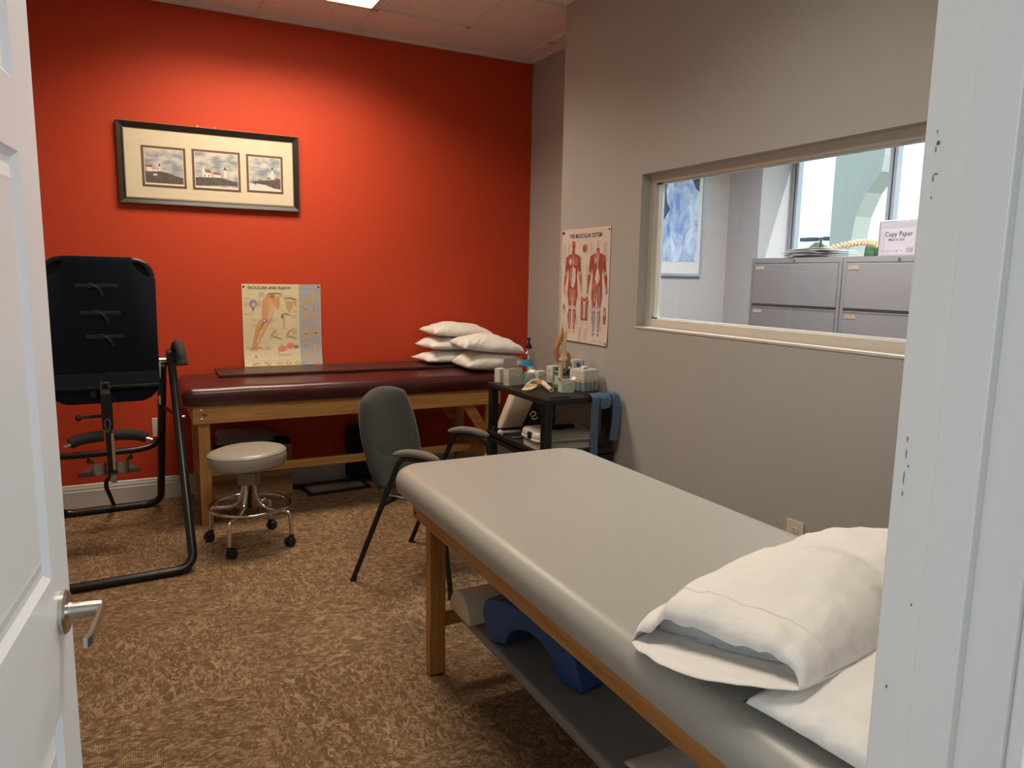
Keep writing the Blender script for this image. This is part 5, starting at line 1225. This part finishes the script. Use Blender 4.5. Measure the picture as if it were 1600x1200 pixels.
# ================================================================== CART
CX, CY = -.661, -1.480
def cart():
    t = thing('utility_cart', 'black plastic utility cart with two shelves beside the near corner of the grey wall', 'cart', (CX, CY, 0))
    w, l = .218, .355
    def tray(z, name, slots=False):
        bm = bmesh.new(); th = .034
        if slots:
            # deck with two grip slots near the front end
            s = [(-w+.045, -w+.17), (w-.17, w-.045)]; ys0, ys1 = -l+.022, -l+.062
            box(bm, -w, w, -l, ys0, z-th, z, .006); box(bm, -w+.0, w, ys1, l, z-th, z, .006)
            xs = [-w, s[0][0], s[0][1], s[1][0], s[1][1], w]
            for a in (0, 2, 4): box(bm, xs[a], xs[a+1], ys0, ys1, z-th, z-.001)
            for a in (1, 3): box(bm, xs[a], xs[a+1], ys0, ys1, z-th, z-th+.006)
        else:
            box(bm, -w, w, -l, l, z-.020, z-.012); box(bm, -w, -w+.018, -l, l, z-.048, z+.016, .004); box(bm, w-.018, w, -l, l, z-.048, z+.016, .004); box(bm, -w+.018, w-.018, -l, -l+.018, z-.048, z+.016, .004); box(bm, -w+.018, w-.018, l-.018, l, z-.048, z+.016, .004)
        return obj(name, bm, black_plastic, t)
    tray(.820, 'top_shelf', True); tray(.513, 'lower_shelf'); tray(.150, 'bottom_shelf')
    for x in (-w+.026, w-.026):
        for y in (-l+.034, l-.034):
            bm = bmesh.new()
            for z0, z1 in ((.162, .466), (.529, .787)):
                prism(bm, [(-.022, -.022), (-.008, -.022), (-.005, -.018), (.005, -.018), (.008, -.022), (.022, -.022), (.022, .022), (-.022, .022)], (x, y, 0), (1, 0, 0), (0, 1, 0), z0, z1)
            lg = obj('leg', bm, mat('leg_black', (.010, .010, .011), .3), t)
            bm = bmesh.new(); lathe(bm, [(0, -.014), (.038, -.014), (.042, -.008), (.042, .008), (.038, .014), (0, .014)], 24, M=Matrix.Translation((x, y-.012, .042)) @ Matrix.Rotation(PI/2, 4, 'Y')); box(bm, x-.02, x+.02, y-.02, y+.02, .070, .102)
            obj('caster', bm, black_plastic, lg, smooth=True, angle=35)
cart()
ZC = .8205
def carton_small(name, label, loc, rot, w, d, h, m, art=None, cat_='box', flap=None, group=None, parts=None):
    t = thing(name, label, cat_, loc, (0, 0, rot), group)
    bm = bmesh.new(); th = .0012
    if flap:
        box(bm, -w, w, -d, -d+th, 0, h); box(bm, -w, w, d-th, d, 0, h); box(bm, -w, -w+th, -d+th, d-th, 0, h); box(bm, w-th, w, -d+th, d-th, 0, h); box(bm, -w+th, w-th, -d+th, d-th, 0, th)
    else: box(bm, -w, w, -d, d, 0, h, .0015)
    obj('carton_body', bm, m, t)
    if flap: flap(t, w, d, h)
    if art:
        a = Art(lambda u, v, e: Vector((u, -d-e, v))); art(a, w, h); a.build('front_print', t)
        a = Art(lambda u, v, e: Vector((-w-e, -u, v))); art(a, d, h); a.build('side_print', t)
    return t
mint = mat('mint_card', (.36, .48, .40), .6); mint2 = flat('mint_ink', (.38, .52, .43)); teal = flat('teal_ink', (.01, .15, .14)); graycard = mat('gray_card', (.45, .43, .39), .6); orange_i = flat('orange_ink', (.55, .20, .05)); blue_i = flat('blue_ink', (.03, .15, .42)); red_i = flat('red_ink', (.55, .10, .08))
def art_text(a, w, h):
    a.lines(-w*.8, w*.3, h*.62, 3, .012, ink_gray, .0022); a.rect(-w*.8, -w*.55, h*.68, h*.74, ink); a.lines(-w*.8, w*.1, h*.3, 2, .012, ink_gray, .0022)
def art_gray(a, w, h):
    a.poly([(-w*.9, h*.96), (w*.9, h*.96), (w*.9, h*.60), (w*.45, h*.50), (w*.2, h*.62), (-w*.1, h*.48), (-w*.4, h*.64), (-w*.9, h*.5)], flat('pattern_gray', (.52, .50, .47))); a.lines(-w*.75, w*.2, h*.34, 1, .01, ink_gray, .004); a.ell(-w*.62, h*.2, .005, .005, ink_gray); a.lines(-w*.4, w*.3, h*.22, 1, .01, ink_gray, .004); a.lines(-w*.7, w*.2, h*.1, 1, .01, ink_gray, .003); a.rect(w*.6, w*.85, h*.12, h*.2, ink_gray)
def art_mint(a, w, h):
    a.rect(-w*.92, w*.92, h*.04, h*.62, mint2); a.poly([(-w*.92, h*.62), (w*.92, h*.62), (w*.92, h*.92), (w*.2, h*.72)], mint2); a.lines(-w*.7, w*.7, h*.5, 2, .012, flat('pale_ink', (.6, .66, .58)), .003)
def art_teal(a, w, h):
    a.rect(-w*.99, w*.99, h*.58, h*.99, teal); a.lines(-w*.8, w*.2, h*.86, 1, .01, flat('pale_ink', (.6, .66, .58)), .008); a.rect(-w*.99, w*.99, 0, h*.58, flat('pale_mint', (.50, .58, .54)))
def art_red(a, w, h):
    a.lines(-w*.7, w*.6, h*.8, 2, .010, ink_gray, .004); a.line((-w*.95, h*.45), (w*.95, h*.3), .004, red_i); a.line((-w*.95, h*.3), (w*.95, h*.15), .003, ink); a.line((-w*.95, h*.2), (w*.95, h*.05), .003, red_i)
def art_body(a, w, h):
    a.ell(w*.0, h*.80, .014, .016, blue_i); a.limb([(w*.15, h*.72), (w*.22, h*.45), (w*.15, h*.05)], [.010, .008, .004], orange_i); a.limb([(w*.3, h*.4), (w*.3, h*.02)], [.006, .006], flat('navy_ink', (.01, .02, .08)))
def lid_up(t, w, d, h):
    bm = bmesh.new(); prism(bm, rrect(-w, w, 0, .056, (.014, .014, .001, .001)), (0, d, h), (1, 0, 0), (0, .0, 1), 0, .0015); obj('lid', bm, mat('lid_gray', (.40, .39, .36), .6), t)
    obj('tuck_flap', B(-w*.7, w*.7, -d+.003, -d+.02, h-.004, h-.002), white_paper, t)
def flaps_open(t, w, d, h):
    for sx_ in (-1, 1):
        bm = bmesh.new(); prism(bm, [(-d, 0), (d, 0), (d*.7, .022), (-d*.7, .022)], (sx_*w, 0, h), (0, 1, 0), (sx_*.75, 0, .65), 0, .0012); obj('flap', bm, white_paper, t)
carton_small('carton', 'narrow white carton at the left corner of the black cart', (-.815, -1.172, ZC), .25, .026, .024, .083, card_white, art_text)
carton_small('carton', 'pale grey carton with its rounded lid raised, front left on the black cart', (-.797, -1.300, ZC), .20, .050, .026, .100, graycard, art_gray, flap=lid_up)
carton_small('carton', 'mint and white carton left of the pair in the middle of the cart', (-.700, -1.290, ZC), .32, .036, .028, .066, card_white, art_mint, flap=flaps_open)
carton_small('carton', 'mint and white carton right of the pair, left of the knee model', (-.622, -1.310, ZC), .15, .030, .026, .076, card_white, art_mint)
carton_small('carton', 'white carton with red and black stripes behind the knee model', (-.515, -1.290, ZC), .30, .036, .026, .100, card_white, art_red)
carton_small('carton', 'open teal-banded carton between the knee model and the tissue box', (-.5225, -1.400, ZC), .10, .034, .026, .098, mat('teal_card', (.40, .52, .46), .6), art_teal, flap=flaps_open)
carton_small('carton', 'white carton printed with an orange muscle figure at the back by the wall', (-.4445, -1.425, ZC), .0, .034, .028, .150, card_white, art_body)
carton_small('carton', 'small open mint carton at the front edge of the cart', (-.640, -1.640, ZC), -.15, .036, .030, .068, card_white, art_mint, flap=flaps_open)
def tissue_box():
    w, h = .057, .120
    t = thing('tissue_box', 'cube tissue box with a honeycomb pattern on the black cart', 'tissue box', (-.505, -1.612, ZC), (0, 0, .20))
    obj('carton_body', B(-w, w, -w, w, 0, h, .002), mat('tissue_white', (.68, .66, .62), .6), t)
    lineg = flat('hex_gray', (.25, .26, .25)); tn = flat('tissue_teal', (.14, .20, .20)); tn2 = flat('tissue_teal_light', (.20, .27, .27)); pk = flat('tissue_blush', (.66, .52, .42))
    for nm, f in (('front_print', lambda u, v, e: Vector((u, -w-e, v))), ('side_print', lambda u, v, e: Vector((-w-e, -u, v)))):
        a = Art(f); a.rect(-w*.98, w*.98, .002, .050, tn2); a.rect(-w*.98, w*.98, .05, .068, pk); r = .0145
        rs = random.Random(2)
        for k in range(7): x = -w+.008+k*.0155; a.poly([(x-.006, .002), (x+.006, .002), (x+.006, rs.uniform(.03, .055)), (x, rs.uniform(.045, .065)), (x-.006, rs.uniform(.03, .055))], tn if k % 2 else flat('tissue_mid', (.24, .31, .30)))
        for j in range(4):
            for i in range(-1, 5):
                cx_ = -w+.012+i*r*1.732+(r*.866 if j % 2 else 0); cy_ = .048+j*r*1.5
                pts = [(cx_+r*math.sin(q*PI/3), cy_+r*math.cos(q*PI/3)) for q in range(7)]
                for p, q in zip(pts, pts[1:]):
                    if all(abs(z[0]) < w*.98 and z[1] < h-.002 for z in (p, q)): a.line(p, q, .0013, lineg)
        a.build(nm, t)
    bm = bmesh.new(); n = 20
    prism(bm, [(.034*math.cos(2*PI*k/n), .022*math.sin(2*PI*k/n)) for k in range(n)], (0, 0, h), (1, 0, 0), (0, 1, 0), 0, .0005); obj('opening', bm, mat('opening_gray', (.18, .18, .18), .5), t)
    bm = bmesh.new(); g = {}
    for i in range(13):
        for j in range(9):
            u, v = i/12-.5, j/8-.5; g[i, j] = bm.verts.new((u*.045, v*.020+.004*math.sin(u*20), .002+.020*(1-4*u*u)*(1-3*v*v)+.004*noise.noise(Vector((u*9, v*9, 1)))))
    for i in range(12):
        for j in range(8): bm.faces.new((g[i, j], g[i+1, j], g[i+1, j+1], g[i, j+1]))
    thicken(bm, .001); o = obj('tissue', bm, cotton, t, smooth=True, angle=180); o.location = (0, 0, h-.002)
tissue_box()
def bottle():
    t = thing('pump_bottle', 'large clear plastic bottle with a blue label and black pump on the cart', 'bottle', (-.640+.0, -1.155+.005, ZC))
    t.location = (-.632, -1.186, ZC)
    prof = [(.0, .001), (.048, .001), (.0535, .006), (.054, .11), (.052, .135), (.040, .165), (.024, .182), (.016, .190), (.016, .200)]
    obj('bottle_body', lathe(bmesh.new(), prof[1:], 36), clear_plastic, t, smooth=True, angle=60)
    a = Art(lambda u, v, e: Vector((.0545*math.cos(u/.0545), .0545*math.sin(u/.0545), v)))
    # label on the side towards the camera's left
    for k in range(12):
        th0 = math.radians(188)+k*math.radians(7); u0, u1 = th0*.0545, (th0+math.radians(7))*.0545; a.poly([(u0, .095), (u1, .095), (u1, .135), (u0, .135)], flat('label_blue', (.04, .30, .55)), step=False); a.poly([(u0, .03), (u1, .03), (u1, .095), (u0, .095)], flat('label_pale', (.55, .60, .62)), step=False) if k > 6 else None
    a.build('label', t)
    bm = lathe(bmesh.new(), [(0, .199), (.019, .199), (.020, .215), (.013, .219), (.013, .226), (.006, .228), (.006, .250), (.011, .251), (.012, .262), (0, .264)], 20); tube(bm, [(0, 0, .257), (-.028, -.01, .255), (-.033, -.012, .248)], .0045, 8)
    obj('pump', bm, black_plastic, t, smooth=True, angle=40)
    obj('dip_tube', tube(bmesh.new(), [(0, 0, .012), (0, 0, .2)], .0035, 8), mat('tube_white', (.6, .58, .55), .4), t, smooth=True)
bottle()
def knee_model():
    t = thing('knee_model', 'knee joint model with orange muscles on an olive stand on the cart', 'anatomical model', (-.566, -1.487, ZC), (0, 0, -.48))
    # local x runs to the camera's right
    bm = bmesh.new(); box(bm, -.058, .042, -.035, .03, 0, .022, .002); obj('base', bm, olive, t)
    bm = bmesh.new(); box(bm, -.033, -.003, -.018, .012, .022, .045, .002); obj('socket', bm, mat('socket_green', (.42, .42, .22), .5), t)
    tib = cat([(-.018, -.003, .040), (-.016, -.003, .09), (-.014, -.003, .125), (-.013, -.003, .146)], 5)
    obj('tibia', tube(bmesh.new(), tib, [.013+.006*(k/(len(tib)-1))**2 for k in range(len(tib))], 16), bone, t, smooth=True)
    fem = cat([(-.012, -.003, .158), (-.008, -.003, .18), (-.002, 0, .225), (.002, .003, .28), (.004, .004, .322)], 5)
    obj('femur', tube(bmesh.new(), fem, [.022-.009*min(1, k/9) for k in range(len(fem))], 16), bone, t, smooth=True)
    bm = bmesh.new()
    for dx in (-.015, .010): lathe(bm, [(0, -.017), (.010, -.013), (.0165, 0), (.010, .013), (0, .017)], 16, c=(dx-.002, -.004, .166))
    obj('condyle', bm, bone, t, smooth=True) if False else None
    bm.free() if False else None
    obj('condyles', bm, bone, t, smooth=True) if True else None
    quad = cat([(-.012, .0, .345), (-.014, 0, .31), (-.030, -.002, .265), (-.044, -.004, .225), (-.038, -.004, .185), (-.030, -.004, .15), (-.026, -.004, .118)], 5)
    n = len(quad); obj('thigh_muscle', tube(bmesh.new(), quad, [.004+.013*math.sin(PI*min(1, k/(n-1)))**1.3 for k in range(n)], 14), muscle, t, smooth=True)
    calf = cat([(.016, .0, .205), (.028, 0, .185), (.026, 0, .15), (.018, 0, .11), (.006, 0, .085)], 5)
    n = len(calf); obj('calf_muscle', tube(bmesh.new(), calf, [.004+.009*math.sin(PI*k/(n-1))**.9 for k in range(n)], 14), mat('muscle_brown', (.40, .17, .07), .4, vary=(25, .1)), t, smooth=True)
    for p in ((.016, -.012, .200), (.010, -.014, .085)): obj('snap', lathe(bmesh.new(), [(0, -.004), (.0035, 0), (0, .004)], 10, c=p), card_white, t, smooth=True)
knee_model()
def shoulder_model():
    t = thing('shoulder_model', 'shoulder joint model with bone-coloured shoulder blade lying at the front of the cart', 'anatomical model', (-.755, -1.500, ZC))
    prof = [(-.100, -.020), (-.085, -.045), (-.040, -.038), (.005, .0), (.045, .050), (.035, .075), (-.005, .085), (-.04, .055), (-.075, .010)]
    bm = bmesh.new(); prism(bm, [(p[0], p[1]) for p in prof], (0, 0, .006), (1, 0, .05), (0, 1, .05), 0, .009, bevel=.0035, seg=2)
    obj('shoulder_blade', bm, bone, t, smooth=True, angle=50)
    bm = bmesh.new(); tube(bm, cat([(-.07, .0, .016), (-.03, .03, .030), (.01, .055, .042), (.05, .055, .040)], 5), [.004]*3+[.006]*8+[.009]*5, 10); obj('scapular_spine', bm, bone, t, smooth=True)
    bm = bmesh.new(); lathe(bm, [(0, -.022), (.016, -.016), (.023, 0), (.016, .016), (0, .022)], 18, c=(.050, .030, .028)); obj('joint_capsule', bm, muscle, t, smooth=True)
    P = cat([(.060, .022, .030), (.052, -.03, .022), (.036, -.09, .0165), (.020, -.145, .0155)], 6); n = len(P)
    h = obj('upper_arm_bone', tube(bmesh.new(), P, [.017-.004*min(1, k/7) for k in range(n)], 16), bone, t, smooth=True, angle=50)
    e = P[-1]; d = (P[-1]-P[-2]).normalized(); obj('marrow', tube(bmesh.new(), [e, e+d*.0006], .008, 14), mat('marrow_brown', (.35, .16, .08), .6), h)
shoulder_model()
def comb(label, loc): 
    bm = bmesh.new(); box(bm, -.03, .03, -.006, .006, 0, .008, .002); tag(obj('marker', bm, black_plastic), label, 'marker', loc=loc, rot=.3)
comb('short black marker lying on the cart beside the knee model', (-.640, -1.400, ZC))
# stretch band draped over the front edge of the cart
def band():
    t = thing('stretch_band', 'blue stretch band draped over the front corner of the black cart', 'band', (-.53, -1.836, 0))
    y = -.012
    bm = bmesh.new(); strip(bm, cat([(-.055, y-.010, .445), (-.058, y-.008, .60), (-.056, y-.006, .74), (-.050, y-.006, .810), (-.046, .012, .828), (-.040, .05, .8245)], 7), .048, .0025, (1, .0, .0)); obj('band_end', bm, blue_band, t, smooth=True, angle=70, label='longer hanging end')
    bm = bmesh.new(); strip(bm, cat([(-.020, .055, .8275), (-.008, .015, .8320), (-.002, y-.008, .812), (-.002, y-.012, .775), (.010, y-.012, .755), (.022, y-.010, .770), (.028, y-.006, .80), (.030, .01, .829), (.03, .04, .827)], 7), .040, .0025, (.97, -.1, .1)); obj('band_loop', bm, blue_band, t, smooth=True, angle=70)
    bm = bmesh.new(); strip(bm, cat([(.055, .05, .826), (.068, .014, .832), (.074, y-.010, .815), (.078, y-.014, .74), (.076, y-.012, .66), (.070, y-.010, .60), (.066, y-.008, .575)], 7), .045, .0025, (.97, -.2, .0)); obj('band_end', bm, blue_band, t, smooth=True, angle=70, label='shorter hanging end')
band()
# lower shelf contents
def clear_box():
    t = thing('plastic_case', 'frosted plastic case with black latches and handle on the lower shelf of the cart', 'plastic box', (-.640, -1.560, .5015), (0, 0, -.10))
    w, d = .185, .125
    bm = cushion_bm(-w+.012, w-.012, -d+.012, d-.012, 0, .052, .04, .006, puff=0); obj('case_base', bm, frosted, t, smooth=True, angle=50)
    bm = cushion_bm(-w, w, -d, d, .050, .060, .045, .003, puff=0); obj('rim', bm, frost_lid, t, smooth=True, angle=50)
    bm = cushion_bm(-w+.004, w-.004, -d+.004, d-.004, .058, .100, .045, .026, puff=0); l = obj('lid', bm, frost_lid, t, smooth=True, angle=50)
    obj('handle', tube(bmesh.new(), smooth_path([(-.09, -.02, .098), (-.085, -.02, .112), (.085, -.02, .112), (.09, -.02, .098)], .015, 5), .007, 10, sx=1, sy=1.8), black_plastic, l, smooth=True)
    obj('latch', B(-w-.004, -w+.014, -.05, -.005, .055, .092, .004), black_plastic, l); obj('panel_mark', B(.0, .09, -d+.010, -d+.016, .072, .088, .002), card_white, l)
clear_box()
def probe():
    t = thing('handheld_probe', 'white handheld probe with a round bright head on the lower shelf of the cart', 'probe', (-.832, -1.212, .517), (0, 0, -.2))
    t.location.z = .5205
    bm = lathe(bmesh.new(), [(0, -.008), (.016, -.008), (.0185, -.004), (.0185, .006), (.012, .010), (0, .010)], 26, M=Matrix.Translation((0, -.01, .0)) @ Matrix.Rotation(PI/2, 4, 'X')); obj('head', bm, mat('probe_white', (.92, .92, .90), .1), t, smooth=True)
    obj('handle', tube(bmesh.new(), [(.010, 0, 0), (.05, .0, .0), (.13, .0, 0)], [.009, .011, .011], 14), mat('probe_gray', (.36, .34, .30), .45), t, smooth=True)
    obj('cable', tube(bmesh.new(), cat([(.13, 0, 0), (.155, -.02, .004), (.14, -.06, -.008), (.10, -.09, -.012), (.05, -.08, -.0145)], 6), .003, 6), mat('cable_gray', (.3, .29, .27), .5), t, smooth=True)
probe()
bm = lathe(bmesh.new(), [(.022, .0), (.024, .002), (.028, .055), (.029, .056), (.026, .055), (.022, .003), (0, .003)], 24)
tag(obj('cup', bm, glassy('cup_clear', (.75, .73, .70), 1.), smooth=True), 'small clear cup behind the frosted case on the lower shelf of the cart', 'cup', loc=(-.60, -1.330, .5015))
# cart gap: cable loop
tag(obj('cable', tube(bmesh.new(), cat([(-.60, -1.36, .505), (-.57, -1.33, .56), (-.53, -1.31, .62), (-.515, -1.31, .64), (-.525, -1.30, .60), (-.555, -1.29, .53), (-.56, -1.28, .505)], 6), .0022, 6), mat('cable_gray', (.3, .29, .27), .5), smooth=True), 'thin pale cable looping up behind the frosted case on the cart', 'cable')
